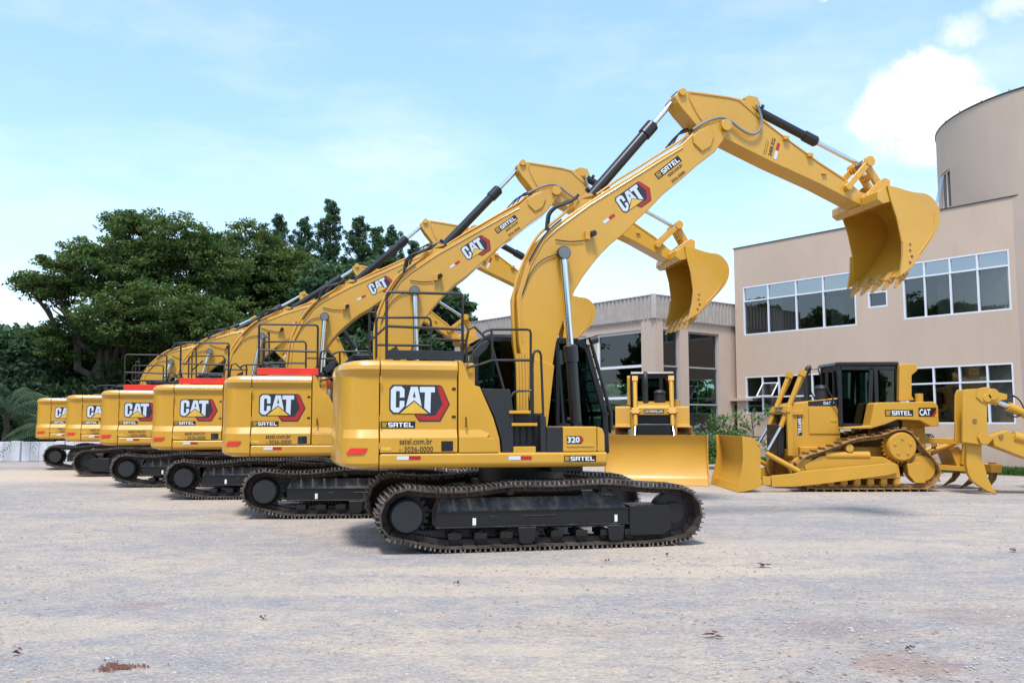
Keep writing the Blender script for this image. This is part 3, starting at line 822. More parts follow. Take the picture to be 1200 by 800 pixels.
# fire extinguisher (second machine only)
fe = MB(); q = F.lp(552, 437, -1.0)
fe.tube([(0, 0, 0), (0, 0, .02), (0, 0, .30), (0, 0, .36), (0, 0, .38)], [.05, .06, .06, .03, .02], 16, 0)
fe.tube([(0, 0, .07), (0, 0, .17)], .0625, 16, 1)
fe.box((.03, 0, .40), (.1, .03, .03), 2)

def pose(root, a=0., b=0.):
    """a lowers the boom about its foot, b turns the stick about the boom tip"""
    def T(p): return Matrix.Translation((p.x, 0, p.y))
    def rot(p, ang): return T(p) @ Matrix.Rotation(ang, 4, 'Y') @ T(-p)
    MBm = rot(PF, a); MS = MBm @ rot(PS, b)
    for nme, mt in (('boom', MBm), ('stick', MS), ('bucket', MS), ('bucket_link', MS), ('power_link', MS)):
        for o in kids(root, nme): o.matrix_basis = mt
    def setc(o, A, B, y):
        v = B - A; ang = -math.atan2(v.z, v.x)
        o.location = (A.x, y, A.z); o.rotation_euler = (0, ang, 0)
        for r_ in kids(o, 'rod'): r_.location = (v.length, 0, 0)
    p3 = lambda p: Vector((p.x, 0, p.y))
    setc(kids(root, 'stick_cylinder')[0], MBm @ p3(PC), MS @ p3(PN), 0)
    setc(kids(root, 'bucket_cylinder')[0], MS @ p3(PK), MS @ p3(PT), 0)
    for o, y in zip(kids(root, 'lift_cylinder'), (-.37, .37)): setc(o, p3(PLB), MBm @ p3(PL), y)
def set_track(root, ang):
    for o in root.children:
        n_ = o.name.split('.')[0]
        if n_ in ('crawler_track', 'car_body'):
            l = Vector((0, round(o.location.y, 3), 0)); rr = Matrix.Rotation(ang, 3, 'Z') @ l
            o.location = (UCX + rr.x, rr.y, 0); o.rotation_euler = (0, 0, ang)
labels = ['nearest yellow excavator with a dark grey kick plate and number 320 on its tool box',
          'second excavator of the row, red kick plate and a fire extinguisher beside its hood',
          'third excavator from the front of the row, red kick plate and handrails on its hood',
          'fourth excavator, the farthest one that still has a red kick plate and handrails',
          'fifth excavator of the row, no handrails, its round track drive turned away from its tail',
          'farthest and smallest excavator of the row beside the white wall']
insts = [(-2.96, 16.512, .148, .035, .04, R(-4)), (-5.654, 20.108, .135, .134, -.049, R(-4)), (-8.4, 23.583, .18, .249, -.096, R(-5)),
         (-11.456, 27.84, .248, .316, .267, math.pi - R(8)), (-14.189, 31.296, .247, .388, .009, R(-8))]
roots = [root0]
for i, (x, y, yaw, a, b, tr) in enumerate(insts):
    skip = ('hood_handrail', 'rear_handrail', 'kick_plate', 'mirror') if i >= 3 else ()
    r_ = copy_tree(root0, skip=skip)
    r_.location = (x, y, 0); r_.rotation_euler = (0, 0, yaw)
    pose(r_, a, b); set_track(r_, tr); roots.append(r_)
    for kp in kids(r_, 'kick_plate'):
        kp.scale = (1, 1, 1); kp.data = kp.data.copy(); kp.data.materials[0] = M['red']; kp['label'] = 'bright red kick plate'
pose(root0)
for r_, l in zip(roots, labels): tag(r_, l, 'excavator', 'yellow excavators parked in a row')
feo = fe.build('fire_extinguisher', ['red', 'white', 'black'], roots[1]); feo.location = (q[0] + .02, -1.0, q[1] - .25)

# ================================================================== BULLDOZER
DG = 1.64 * 1030 / 81.5
DF = Frame(8.12, DG + 1.20, math.pi)
NB = 1.2
dz = empty('bulldozer', (DF.X, DF.Y, 0), math.pi)
P = DF.poly
Y = 'dozer'
dpath = [(1.25, .0), (-1.0 - .25, .0)]
dp = P([(930, 549), (932, 541), (938, 535), (946, 530), (958, 527), (970, 523), (984, 518), (997, 512), (1010, 509), (1022, 508), (1036, 506), (1047, 501.5), (1056, 499), (1063, 500), (1070, 504), (1077, 512), (1086, 523), (1096, 534), (1103, 543), (1106.5, 552), (1104, 562), (1098, 569), (1088, 574.5)], NB)
dp = dp[::-1]   # from rear bottom up over the sprocket to the front: x increasing
dpath = [(x, z) for x, z in dp]
dpath = dpath + [(dp[-1][0] - .03, .28), (dp[-1][0] - .16, .09), (dp[-1][0] - .42, .0)]
dpath[0] = (dpath[0][0], 0.0)
# belt() expects a path whose outward normal is on the left of travel reversed; travel rear->top->front
sprk = DF.lp(1058, 523, NB); idr = DF.lp(1084, 549, NB); idf = DF.lp(946, 551, NB)
for s in (1, -1):
    o = belt(dpath, 42, .50, .02, .055, .085, gpos=(.42,)).build('crawler_track', ['shoeY', 'rustY'], dz, smooth=0)
    o.location = (0, s * .95, 0)
    mb = MB()
    mb.cyl((sprk[0], -.04, sprk[1]), (sprk[0], .04, sprk[1]), .36, 36)
    for k in range(25):
        a = 2 * math.pi * k / 25
        mb.prism([(sprk[0] + math.cos(a + da) * rr, sprk[1] + math.sin(a + da) * rr) for da, rr in ((-.1, .35), (-.04, .41), (.04, .41), (.1, .35))], -.035, .035)
    mb.tube([(sprk[0], s * .041, sprk[1]), (sprk[0], s * .2, sprk[1]), (sprk[0], s * .25, sprk[1])], [.345, .345, .31], 40)
    for k in range(5):
        a = 2 * math.pi * k / 5 + .3; mb.cyl((sprk[0] + .19 * math.cos(a), s * .25, sprk[1] + .19 * math.sin(a)), (sprk[0] + .19 * math.cos(a), s * .27, sprk[1] + .19 * math.sin(a)), .035, 10)
    mb.build('drive_sprocket', Y, o, .006)
    for c_, r_ in ((idr, .37), (idf, .33)):
        mb = MB(); mb.cyl((c_[0], -.08, c_[1]), (c_[0], .08, c_[1]), r_, 36); mb.cyl((c_[0], -.14, c_[1]), (c_[0], .14, c_[1]), r_ * .8, 36)
        mb.build('idler', Y, o, .01)
    mb = MB()
    mb.prism(P([(1064, 543), (1080, 542), (1086, 548), (1086, 566), (1074, 566), (1066, 556)], NB), s * .1, s * .2)
    mb.prism([(idf[0] + .05, .60), (idf[0] - .35, .82), (.45, .84), (-.6, .80), (-.95, .62), (-1.0, .30), (.9, .27), (1.2, .4)], s * -.15, s * .17)
    mb.cyl((.75, s * .1, .83), (-.3, s * .1, .83), .10, 16)
    mb.build('track_frame', Y, o, .015)
    for k in range(7):
        x = .95 - k * .31
        MB().tube([(x, -.13, .2), (x, -.04, .2), (x, .04, .2), (x, .13, .2)], [.09, .07, .07, .09], 16).box((x, s * .15, .23), (.14, .05, .12)).build('track_roller', Y, o)
    cr = DF.lp(997, 525, NB)
    MB().cyl((cr[0], -.1, cr[1]), (cr[0], .2, cr[1]) if s > 0 else (cr[0], -.2, cr[1]), .09, 20).build('carrier_roller', Y, o)
    # push arm
    mb = MB(); mb.prism(P([(903, 557), (930, 554.5), (938, 552), (1040, 542.5), (1049, 543), (1049, 554), (1040, 556.5), (960, 567), (930, 570), (904, 570)], 1.25), s * 1.22, s * 1.30)
    mb.box((DF.lp(1047, 549, 1.25)[0], s * 1.1, DF.lp(1047, 549, 1.25)[1]), (.2, .26, .22))
    mb.box((DF.lp(898, 563, 1.25)[0], s * 1.25, DF.lp(898, 563, 1.25)[1]), (.2, .07, .2))
    mb.build('push_arm', Y, dz, .012)
    mb = MB(); a = DF.lp(899, 531, 1.2); b = DF.lp(936, 552, 1.2)
    mb.tube([(a[0], s * 1.12, a[1]), (b[0], s * 1.24, b[1])], .06, 10); mb.build('tilt_brace', Y, dz)
# body
mb = MB()
hd = P([(927, 476), (930, 472), (985, 465.5), (985, 510), (990, 545), (927, 536)], .5)
mb.prism([(x, z) for x, z in hd], -.5, .5)
hood = mb.build('hood', Y, dz, .03, 3)
mb = MB(); mb.bx(-1.75, 1.2, -.68, .68, .55, 1.02); mb.prism([(-1.86, .7), (-1.86, 1.5), (-1.0, 1.5), (-.6, .7)], -.6, .6)
mb.build('main_frame', Y, dz, .02)
MB().prism(P([(911, 497), (919.5, 497), (919.5, 535), (911, 535)], .45), -.45, .45).build('radiator_hoses', 'black', dz, .02)
# engine door panel lines
a = DF.lp(948, 508, .5); b = DF.lp(984, 477, .5)
for s in (-1, 1):
    mb = MB(); mb.prism([(a[0], a[1]), (b[0] + .02, a[1]), (b[0] + .02, b[1]), (a[0], b[1])], s * .501, s * .525); dd = mb.build('engine_door', Y, hood, .008)
    mb = MB(); mb.box((b[0] + .16, s * .53, (a[1] + b[1]) / 2), (.16, .012, .06)); mb.build('door_handle', Y, dd, .003)
    d = Decal((a[0] if s > 0 else b[0] + .02, s * .5, b[1] + .03), (-s, 0, 0), (0, 0, 1)); wv = a[0] - b[0] - .04
    if s > 0:
        d.poly([(0, 0), (wv, 0), (wv, .17), (0, .11)], 0); d.text('D6T', wv * .52, .035, wv * .25, .075, 1, 1, .02); d.text('XL', wv * .84, .06, .06, .04, 1, 1)
    else:
        d.poly([(0, 0), (wv, 0), (wv, .11), (0, .17)], 0); d.text('D6T', wv * .1, .035, wv * .25, .075, 1, 1, .02)
    d.build('model_label', ['sblack', 'white'], hood)
q = DF.lp(939.5, 510, .5); q2 = DF.lp(934, 484, .5)
d = Decal((q[0], .5, q2[1]), (0, 0, -1), (-1, 0, 0)); satel(d, 0, 0, q2[1] - q[1], .11, 0, 1, 2)
d.O = Vector((q2[0], .5, q2[1])); 
d2 = Decal((q2[0] , .5, q2[1]), (0, 0, -1), (-1, 0, 0)); satel(d2, 0, 0, q2[1] - q[1], .11, 0, 1, 2); d2.build('dealer_label', ['sblack', 'gold', 'white'], hood)
# radiator guard and grille
mb = MB(); xg = hd[0][0]
zg0, zg1 = .95, hd[0][1] - .02
mb.bx(xg + .003, xg + .14, -.62, -.5, .8, zg1 + .03); mb.bx(xg + .003, xg + .14, .5, .62, .8, zg1 + .03)
mb.bx(xg + .003, xg + .14, -.499, .499, zg1 - .17, zg1 + .03); mb.bx(xg + .003, xg + .14, -.499, .499, .8, .95)
rg = mb.build('radiator_guard', Y, dz, .015)
mb = MB(); mb.bx(xg + .01, xg + .06, -.499, .499, .951, zg1 - .171)
for k in range(11): mb.bx(xg + .061, xg + .08, -.49, .49, .98 + k * .066, 1.0 + k * .066)
mb.build('radiator_grille', 'black', rg)
d = Decal((xg + .14, -.27, zg1 - .125), (0, 1, 0), (0, 0, 1)); d.rect(0, 0, .54, .11, 0); d.text('CATERPILLAR', .02, .02, .50, .07, 1, 1, .02)
d.build('maker_label', ['sblack', 'white'], rg)
# cab
c0x = DF.lp(1053, 460, .62)[0]; c1x = DF.lp(985, 460, .62)[0]; ct = DF.lp(1010, 428, .6)[1]; cz = DF.lp(1010, 500, .7)[1]
mb = MB()
for s in (-1, 1):
    yc = s * .56
    for (p, q) in (((c1x, cz), (c1x, ct)), ((c1x, ct - .06), (c0x, ct - .06)), ((c0x, ct), (c0x, cz + .45)), ((c0x + .0, cz + .5), (c0x + .55, cz + .5)), ((c0x + .52, ct - .1), (c0x + .52, cz + .35)), ((c0x + .52, cz + .4), (c0x + .75, cz)), ((c0x + .7, cz + .03), (c1x, cz + .03)), ((c0x + .72, cz + .03), (c0x + .62, ct - .05))):
        p = Vector((p[0], yc, p[1])); q = Vector((q[0], yc, q[1])); t = (q - p).normalized(); nn = Vector((-t.z, 0, t.x))
        mb.box((p + q) / 2, ((q - p).length, .07, .10), 0, Matrix((t, (0, 1, 0), nn)).transposed().to_3x3())
    mb.bx(c0x, c0x + .55, yc - .03, yc + .03, cz + .02, cz + .5)
for x in (c0x, c1x): mb.bx(x - .05, x + .05, -.525, .525, ct - .12, ct); mb.bx(x - .05, x + .05, -.525, .525, cz, cz + .1)
mb.bx(c0x, c1x, -.52, .52, cz - .02, cz + .06); mb.bx(c1x - .04, c1x + .04, -.3, -.2, cz, ct); mb.bx(c1x - .04, c1x + .04, .2, .3, cz, ct)
dcab = mb.build('cab', 'black', dz, .012)
MB().prism([(c1x + .12, ct + .001), (c1x + .08, ct + .08), (c0x - .02, ct + .09), (c0x - .06, ct + .001)], -.62, .62).build('cab_roof', 'black', dcab, .02)
for s in (-1, 1):
    mb = MB(); mb.prism([(c1x - .05, cz + .1), (c1x - .05, ct - .1), (c0x + .76, ct - .1), (c0x + .80, cz + .1)], s * .555, s * .562)
    mb.build('door_window', 'cabglass', dcab, smooth=0)
    mb = MB(); mb.prism([(c0x + .47, cz + .52), (c0x + .47, ct - .1), (c0x + .05, ct - .1), (c0x + .05, cz + .52)], s * .555, s * .562)
    mb.build('side_window', 'cabglass', dcab, smooth=0)
for x in (c0x, c1x):
    MB().bx(x - .004, x + .004, -.52, .52, cz + .1, ct - .12).build('front_window' if x == c1x else 'rear_window', 'cabglass', dcab, smooth=0)
mb = MB(); mb.bx(c0x + .35, c0x + .85, -.25, .25, cz + .35, cz + .5); mb.bx(c0x + .3, c0x + .42, -.25, .25, cz + .5, cz + 1.15); mb.bx(c1x - .35, c1x - .12, -.3, .3, cz + .06, cz + .7)
mb.build('seat', 'dgrey', dcab, .03)
# rear roll-over frame, tank and fenders
mb = MB()
rp_ = P([(1051, 470), (1051.5, 428), (1056, 426), (1071, 426.5), (1073, 434), (1066, 440), (1066, 464), (1070, 469)], .6)
for s in (-1, 1): mb.prism(rp_, s * .50, s * .72)
mb.bx(rp_[3][0], rp_[2][0], -.499, .499, rp_[4][1], rp_[2][1])
mb.build('rollover_frame', Y, dz, .02)
tp = P([(1023, 473), (1026, 471.5), (1092, 470.5), (1097.5, 475), (1099, 499), (1089, 499.5), (1076, 492.5), (1050, 491.5), (1036, 497), (1019, 502), (987, 502.5), (987, 500.5), (1018, 498.5)], 1.0)
for s in (-1, 1):
    mb = MB(); mb.prism(tp, s * .62, s * 1.08)
    tk = mb.build('fender_tank', Y, dz, .02)
    if s > 0:
        a = DF.lp(1037, 487.5, 1.08); b = DF.lp(1070, 480, 1.08)
        d = Decal((a[0], 1.08, a[1]), (-1, 0, 0), (0, 0, 1)); satel(d, 0, 0, a[0] - b[0], b[1] - a[1], 0, 1, 2)
        d.build('dealer_label', ['sblack', 'gold', 'white'], tk)
        a = DF.lp(1076.5, 488, 1.08); b = DF.lp(1097, 477.5, 1.08); w_, h_ = a[0] - b[0], b[1] - a[1]
        d = Decal((a[0], 1.08, a[1]), (-1, 0, 0), (0, 0, 1)); d.rect(0, 0, w_, h_, 0)
        d.poly([(w_ * .7, 0), (w_, 0), (w_, h_ * .85)], 1, 1); d.poly([(w_ * .88, 0), (w_, 0), (w_, h_ * .4)], 2, 2)
        d.text('CAT', w_ * .05, h_ * .12, w_ * .62, h_ * .74, 3, 2, .03)
        d.build('emblem', ['sblack', 'dred', 'gold', 'white'], tk)
mb = MB(); mb.bx(tp[3][0], c0x - .06, -.61, .61, 1.5, tp[2][1]); mb.build('fuel_tank', Y, dz, .03)
q = DF.lp(1077, 465, .8)
MB().cyl((q[0], .8, q[1] - .12), (q[0], .8, q[1] + .08), .09, 16).build('filler_neck', Y, dz, .01)
# lift cylinders
for s, U in ((1, ((940, 437), (915, 500), (899, 527))), (-1, ((940, 437), (915, 500), (899, 527)))):
    ya = .5
    a, m_, b = (DF.lp(*u, ya) for u in U)
    mb = MB(); mb.tube([(a[0], s * ya, a[1]), (m_[0], s * ya, m_[1])], .062, 16)
    mid = DF.lp(922, 481, ya); ax_ = Vector((a[0] - m_[0], 0, a[1] - m_[1])).normalized(); rr_ = Matrix((Vector((ax_.z, 0, -ax_.x)), (0, 1, 0), ax_)).transposed().to_3x3()
    mb.box((mid[0], s * ya, mid[1]), (.17, .2, .16), 0, rr_); mb.box((mid[0] - .22, s * ya, mid[1] - .05), (.36, .10, .10)); mb.cyl((mid[0], s * (ya - .14), mid[1]), (mid[0], s * (ya + .14), mid[1]), .05, 14)
    mb.box((a[0], s * ya, a[1]), (.15, .16, .15), 0, rr_); mb.tube([(a[0] - .10, s * ya, a[1] - .02), (mid[0] - .09, s * ya, mid[1] + .1)], .014, 6)
    o = mb.build('blade_cylinder', Y, dz, .008)
    MB().tube([(m_[0], s * ya, m_[1]), (b[0], s * (ya + .06), b[1])], .035, 12).build('rod', 'chrome', o)
mb = MB(); q = DF.lp(953, 480, .25)
mb.tube(smooth_pts([(q[0], -.2, 1.9), (q[0], -.2, 2.5), (q[0] + .01, -.2, DF.lp(949, 440, -.2)[1]), (q[0] - .05, -.2, DF.lp(949, 432, -.2)[1]), (q[0] - .12, -.2, DF.lp(949, 431, -.2)[1])], 4), .07, 14)
mb.build('exhaust_stack', 'stack', dz)
q = DF.lp(963, 470, .2); q2 = DF.lp(963, 455, .2)
mb = MB(); mb.cyl((q[0], .2, q[1] - .1), (q[0], .2, q2[1]), .16, 20); mb.cyl((q[0], .2, q2[1] + .001), (q[0], .2, q2[1] + .08), .19, 20, 0, .12)
mb.build('air_precleaner', 'stack', dz)
for s in (-1, 1):
    mb = MB(); mb.tube([(c1x + .02, s * .6, ct - .3), (c1x + .1, s * .6, ct - .02), (c1x + .3, s * .62, ct - .03), (c1x + .32, s * .62, ct - .55), (c1x + .05, s * .6, cz + .4)], .018, 6)
    mb.build('cab_handrail', 'rail', dz)
# blade
mb = MB(); prof = [(0.0, .14), (.09, .10), (.2, .02), (.4, -.09), (.65, -.16), (.9, -.17), (1.1, -.13), (1.27, -.05)]
secs = [(-1.30, .0), (-.95, .0), (-.5, .0), (0, 0), (.5, 0), (.95, .0), (1.30, .0)]
xb0 = 2.74; vs = []; n = len(prof)
for y, dx in secs:
    for z, px_ in prof: vs.append((xb0 + dx + px_, y, z + (0 if abs(y) < 1.3 else -.0)))
for y, dx in secs:
    for z, px_ in prof: vs.append((xb0 + dx + px_ - .07 - (.0), y, z + .001))
fs = []; m_ = len(secs) * n
for i in range(len(secs) - 1):
    for k in range(n - 1):
        a = i * n + k
        fs.append((a, a + 1, a + n + 1, a + n)); fs.append((m_ + a, m_ + a + n, m_ + a + n + 1, m_ + a + 1))
    fs.append((i * n, i * n + n, m_ + i * n + n, m_ + i * n)); t_ = n - 1
    fs.append((i * n + t_, m_ + i * n + t_, m_ + i * n + n + t_, i * n + n + t_))
for i in (0, len(secs) - 1):
    for k in range(n - 1):
        a = i * n + k; fs.append((a, m_ + a, m_ + a + 1, a + 1) if i == 0 else (a, a + 1, m_ + a + 1, m_ + a))
mb.add(vs, fs); blade = mb.build('blade', Y, dz, 0, smooth=50)
mb = MB()
for (y0_, x0_), (y1_, x1_) in zip(secs, secs[1:]):
    mb.add([(xb0 + x0_ + .155, y0_, -.0), (xb0 + x1_ + .155, y1_, -.0), (xb0 + x1_ + .075, y1_, .17), (xb0 + x0_ + .075, y0_, .17),
            (xb0 + x0_ + .10, y0_, -.0), (xb0 + x1_ + .10, y1_, -.0), (xb0 + x1_ + .02, y1_, .17), (xb0 + x0_ + .02, y0_, .17)],
           [(0, 1, 2, 3), (4, 7, 6, 5), (0, 4, 5, 1), (3, 2, 6, 7), (0, 3, 7, 4), (1, 5, 6, 2)])
mb.build('cutting_edge', Y, blade, 0, smooth=0)
for s in (-1, 1):
    xe = xb0
    mb = MB(); mb.prism([(xe + .18, -.01), (xe + .14, .2), (xe + .06, .45), (xe + .01, .75), (xe + .01, 1.05), (xe + .02, 1.29), (xe - .12, 1.26), (xe - .34, 1.08), (xe - .40, .95), (xe - .40, .12), (xe - .12, .03)], s * 1.301, s * 1.33)
    mb.build('end_plate', Y, blade, .005)
    mb = MB(); mb.box((xe - .30, s * 1.2, 1.16), (.26, .14, .07), 0, Matrix.Rotation(R(-35), 3, 'Y')); mb.build('rod_guard', Y, blade, .01)
mb = MB(); mb.bx(xb0 - .30, xb0 - .12, -1.25, 1.25, .12, .26); mb.bx(xb0 - .33, xb0 - .22, -1.25, 1.25, 1.02, 1.14); mb.bx(xb0 - .36, xb0 - .26, -1.25, 1.25, .5, .64)
for y in (-.8, -.3, .3, .8): mb.bx(xb0 - .32, xb0 - .25, y - .03, y + .03, .2, 1.1)
mb.build('blade_rib', Y, blade, .008)

def multi_ripper():
    mb = MB()
    for y in (-.45, .45):
        mb.prism([(-1.86, 1.24), (-3.0, 1.20), (-3.0, 1.07), (-1.86, 1.10)], y - .06, y + .06)
        mb.prism([(-1.86, .62), (-3.15, .52), (-3.15, .40), (-1.86, .48)], y - .06, y + .06)
        mb.prism([(-2.85, 1.22), (-3.02, 1.22), (-3.25, .60), (-3.25, .42), (-3.0, .42), (-2.75, .60)], y * 1.0 - .05, y + .05)
    mb.prism([(-2.55, .95), (-2.75, 1.02), (-3.1, .60), (-3.1, .52), (-2.7, .52)], -.38, .38)
    o = mb.build('ripper_frame', Y, dz, .015)
    MB().bx(-3.42, -3.16, -1.05, 1.05, .42, .62).build('ripper_beam', Y, o, .015)
    for y in (-.85, 0, .85):
        mb = MB(); mb.prism([(-3.22, .66), (-3.38, .66), (-3.40, .42), (-3.36, .26), (-3.22, .10), (-2.98, .0), (-2.92, -.01), (-3.06, .10), (-3.18, .22), (-3.22, .36)], y - .04, y + .04)
        mb.build('ripper_shank', 'rustY', o, .008)
    for y in (-.2, .2):
        mb = MB(); mb.tube([(-2.15, y, .86), (-2.85, y, 1.16)], .075, 12); mb.build('ripper_cylinder', Y, o)
        MB().tube([(-1.88, y, .74), (-2.16, y, .865)], .035, 12).build('rod', 'chrome', o)
    for k in range(3):
        MB().tube(smooth_pts([(-1.9, .1 + .1 * k, 1.0), (-2.1, .1 + .12 * k, 1.32), (-2.25, .1 + .1 * k, 1.05), (-2.15, .1, .85)], 5), .015, 6).build('hose', 'rubber', o)
multi_ripper()
tag(dz, 'yellow bulldozer seen side on with its blade to the left, parked before the beige building', 'bulldozer', 'bulldozers')
dz2 = copy_tree(dz); dz2.location = (4.08, 1.64 * 1030 / 74 + 2.8, 0); dz2.rotation_euler = (0, 0, R(-97.5))
tag(dz2, 'bulldozer facing the camera behind its wide blade, parked right of the nearest excavator', 'bulldozer', 'bulldozers')
# third dozer: only its big single-shank ripper reaches into the picture
dz3 = copy_tree(dz, skip=('ripper_frame',)); dz3.location = (14.6, 20.6, 0); dz3.rotation_euler = (0, 0, 0)
tag(dz3, 'bulldozer mostly outside the frame, its large single shank ripper at the right edge', 'bulldozer', 'bulldozers')
RF = Frame(14.6, 20.6, 0)
mb = MB(); mb.prism(RF.poly([(1128.5, 462), (1131, 456), (1150, 455), (1157, 459), (1157, 520), (1150, 521), (1128, 518)], -.75), -.75, -.68)
mb.prism(RF.poly([(1128.5, 462), (1131, 456), (1150, 455), (1157, 459), (1157, 520), (1150, 521), (1128, 518)], -.75), -.42, -.35)
mb.bx(RF.lp(1133, 480, -.6)[0], RF.lp(1150, 480, -.6)[0], -.679, -.421, RF.lp(1142, 515, -.6)[1], RF.lp(1142, 500, -.6)[1])
for cc_ in ((1163, 462, .13), (1156, 466, .10)): 
    q_ = RF.lp(cc_[0], cc_[1], -.75); mb.cyl((q_[0], -.80, q_[1]), (q_[0], -.30, q_[1]), cc_[2], 18)
mb.prism(RF.poly([(1146, 455), (1156, 453), (1168, 459), (1180, 462), (1180, 468), (1166, 470), (1150, 471), (1144, 465)], -.76), -.78, -.751)
p = RF.lp(1142, 493, -.75); MB().cyl((p[0], -.77, p[1]), (p[0], -.745, p[1]), .05, 12).build('pin_boss', 'rustY', dz3); pp_ = RF.lp(1173, 511, -.75); MB().cyl((pp_[0], -.77, pp_[1]), (pp_[0], -.741, pp_[1]), .05, 12).build('pin_boss', 'rustY', dz3)
mb.prism(RF.poly([(1146, 512), (1150, 506), (1166, 512), (1158, 521), (1150, 520)], -.8), -.8, -.751)
rip = mb.build('ripper_carriage', Y, dz3, .02)
mb = MB(); mb.prism(RF.poly([(1132.5, 517), (1150, 517), (1150, 543), (1153.5, 545), (1155, 552), (1157, 559), (1162, 569), (1168, 579), (1157, 575), (1147, 569), (1139, 563), (1134.5, 555), (1132, 544)], -.6), -.62, -.50)
mb.build('ripper_shank', Y, rip, .01)
mb = MB()
q0 = RF.lp(1152, 470, -.55); q1 = RF.lp(1205, 478, -.55)
for y in (-.68, -.42):
    a = RF.lp(1142, 464, y); b = RF.lp(1168, 470, y); c_ = RF.lp(1210, 488, y)
    mb.tube([(a[0], y, a[1]), (b[0], y, b[1])], .10, 14, 0); mb.tube([(b[0], y, b[1]), RF.p3([(1182, 476)], y)[0]], .055, 12, 1); mb.tube([RF.p3([(1181, 476)], y)[0], RF.p3([(1250, 505)], y)[0]], .11, 14, 0)
    a = RF.lp(1176, 508, y); mb.tube([(a[0], y, a[1]), RF.p3([(1188, 511)], y)[0]], .06, 12, 1); mb.tube([RF.p3([(1187, 511)], y)[0], RF.p3([(1260, 530)], y)[0]], .12, 14, 0)
mb.build('ripper_cylinder', [Y, 'chrome'], rip, 0)
mb = MB(); mb.prism(RF.poly([(1156, 510), (1163, 508), (1176, 504), (1184, 510), (1200, 520), (1270, 540), (1270, 556), (1196, 536), (1160, 522)], -.55), -.74, -.40)
mb.build('ripper_arm', Y, rip, .015)
mb = MB()
for k in range(2): mb.tube(smooth_pts(RF.p3([(1170, 470), (1178 + k * 3, 462 + 3 * k), (1192, 466), (1200, 480), (1192, 488), (1180, 486)], -.75 + .1 * k), 4), .018, 6)
mb.build('hose', 'rubber', rip)

# ================================================================== BUILDINGS
def stucco(name, col, stripes=0):
    m, nt, b = new_mat(name)
    f = noise(nt, .35, 5, .6); f2 = noise(nt, 3, 5, .6, sx=(1, 1, .25))
    o = ramp(nt, f, [(.3, mul(col, .94)), (.7, mul(col, 1.05))])
    st = ramp(nt, f2, [(.32, (.93, .92, .91)), (.5, (1, 1, 1))])
    mx = nt.nodes.new('ShaderNodeMixRGB'); mx.blend_type = 'MULTIPLY'; mx.inputs[0].default_value = .6
    nt.links.new(o, mx.inputs[1]); nt.links.new(st, mx.inputs[2]); nt.links.new(mx.outputs[0], b.inputs['Base Color'])
    b.inputs['Roughness'].default_value = .85
    bump(nt, b, noise(nt, 40, 3), .15, .01)
    return m
M['stucco'] = stucco('beige stucco wall', (.56, .425, .335))
M['stucco2'] = stucco('brownish stucco wall', (.52, .405, .33))
M['cladding'] = pmat('grey beige corrugated cladding', (.42, .37, .34), .5, .1)
M['cap'] = pmat('dark roof flashing', (.06, .055, .055), .5)
M['wframe'] = pmat('white window frame', (.72, .75, .80), .4, var=.03)
M['wframe2'] = pmat('grey aluminium frame', (.33, .34, .36), .4)
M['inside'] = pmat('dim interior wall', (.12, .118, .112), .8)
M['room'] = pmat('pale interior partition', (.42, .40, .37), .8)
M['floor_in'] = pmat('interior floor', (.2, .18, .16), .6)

DV = Vector((-(600 + 205) / 1.0, 1030, 0)).normalized()      # direction of the long facades, going away
NV = Vector((-DV.y, DV.x, 0))                                  # outward normal (towards camera side)
if NV.y > 0: NV = -NV
def plane_hit(O, n, u, v):
    d = Vector(ray(u, v)); o = Vector((0, 0, CH)); k = (Vector(O) - o).dot(n) / d.dot(n); return o + d * k
class Wall:
    """vertical wall plane: s runs along direction t from O, z up"""
    def __init__(s, O, t, n): s.O, s.t, s.n = Vector(O), Vector(t), Vector(n)
    def sz(s, u, v):
        h = plane_hit(s.O, s.n, u, v); return ((h - s.O).dot(s.t), h.z)
    def P(s, a, z, off=0): q = s.O + s.t * a + s.n * off; return (q.x, q.y, z)
    def faces(s, mb, s0, s1, z0, z1, holes, thick=.22, mi=0):
        xs = sorted({s0, s1, *[h[0] for h in holes], *[h[1] for h in holes]}); zs = sorted({z0, z1, *[h[2] for h in holes], *[h[3] for h in holes]})
        xs = [x for x in xs if s0 <= x <= s1]; zs = [z for z in zs if z0 <= z <= z1]
        for i in range(len(xs) - 1):
            for k in range(len(zs) - 1):
                cx, cz_ = (xs[i] + xs[i + 1]) / 2, (zs[k] + zs[k + 1]) / 2
                if any(h[0] < cx < h[1] and h[2] < cz_ < h[3] for h in holes): continue
                for off in (0, -thick):
                    mb.add([s.P(xs[i], zs[k], off), s.P(xs[i + 1], zs[k], off), s.P(xs[i + 1], zs[k + 1], off), s.P(xs[i], zs[k + 1], off)], [(0, 1, 2, 3)], mi)
        for (a, b, c_, d_) in list(holes) + [(s0, s1, z0, z1)]:
            for (p, q) in (((a, c_), (b, c_)), ((b, c_), (b, d_)), ((b, d_), (a, d_)), ((a, d_), (a, c_))):
                mb.add([s.P(*p, 0), s.P(*q, 0), s.P(*q, -thick), s.P(*p, -thick)], [(0, 1, 2, 3)], mi)
    def boxs(s, mb, a, b, z0, z1, o0, o1, mi=0):
        vs = [s.P(x, z, o) for z in (z0, z1) for x, o in ((a, o0), (b, o0), (b, o1), (a, o1))]
        mb.add(vs, [(0, 3, 2, 1), (4, 5, 6, 7), (0, 1, 5, 4), (1, 2, 6, 5), (2, 3, 7, 6), (3, 0, 4, 7)], mi)

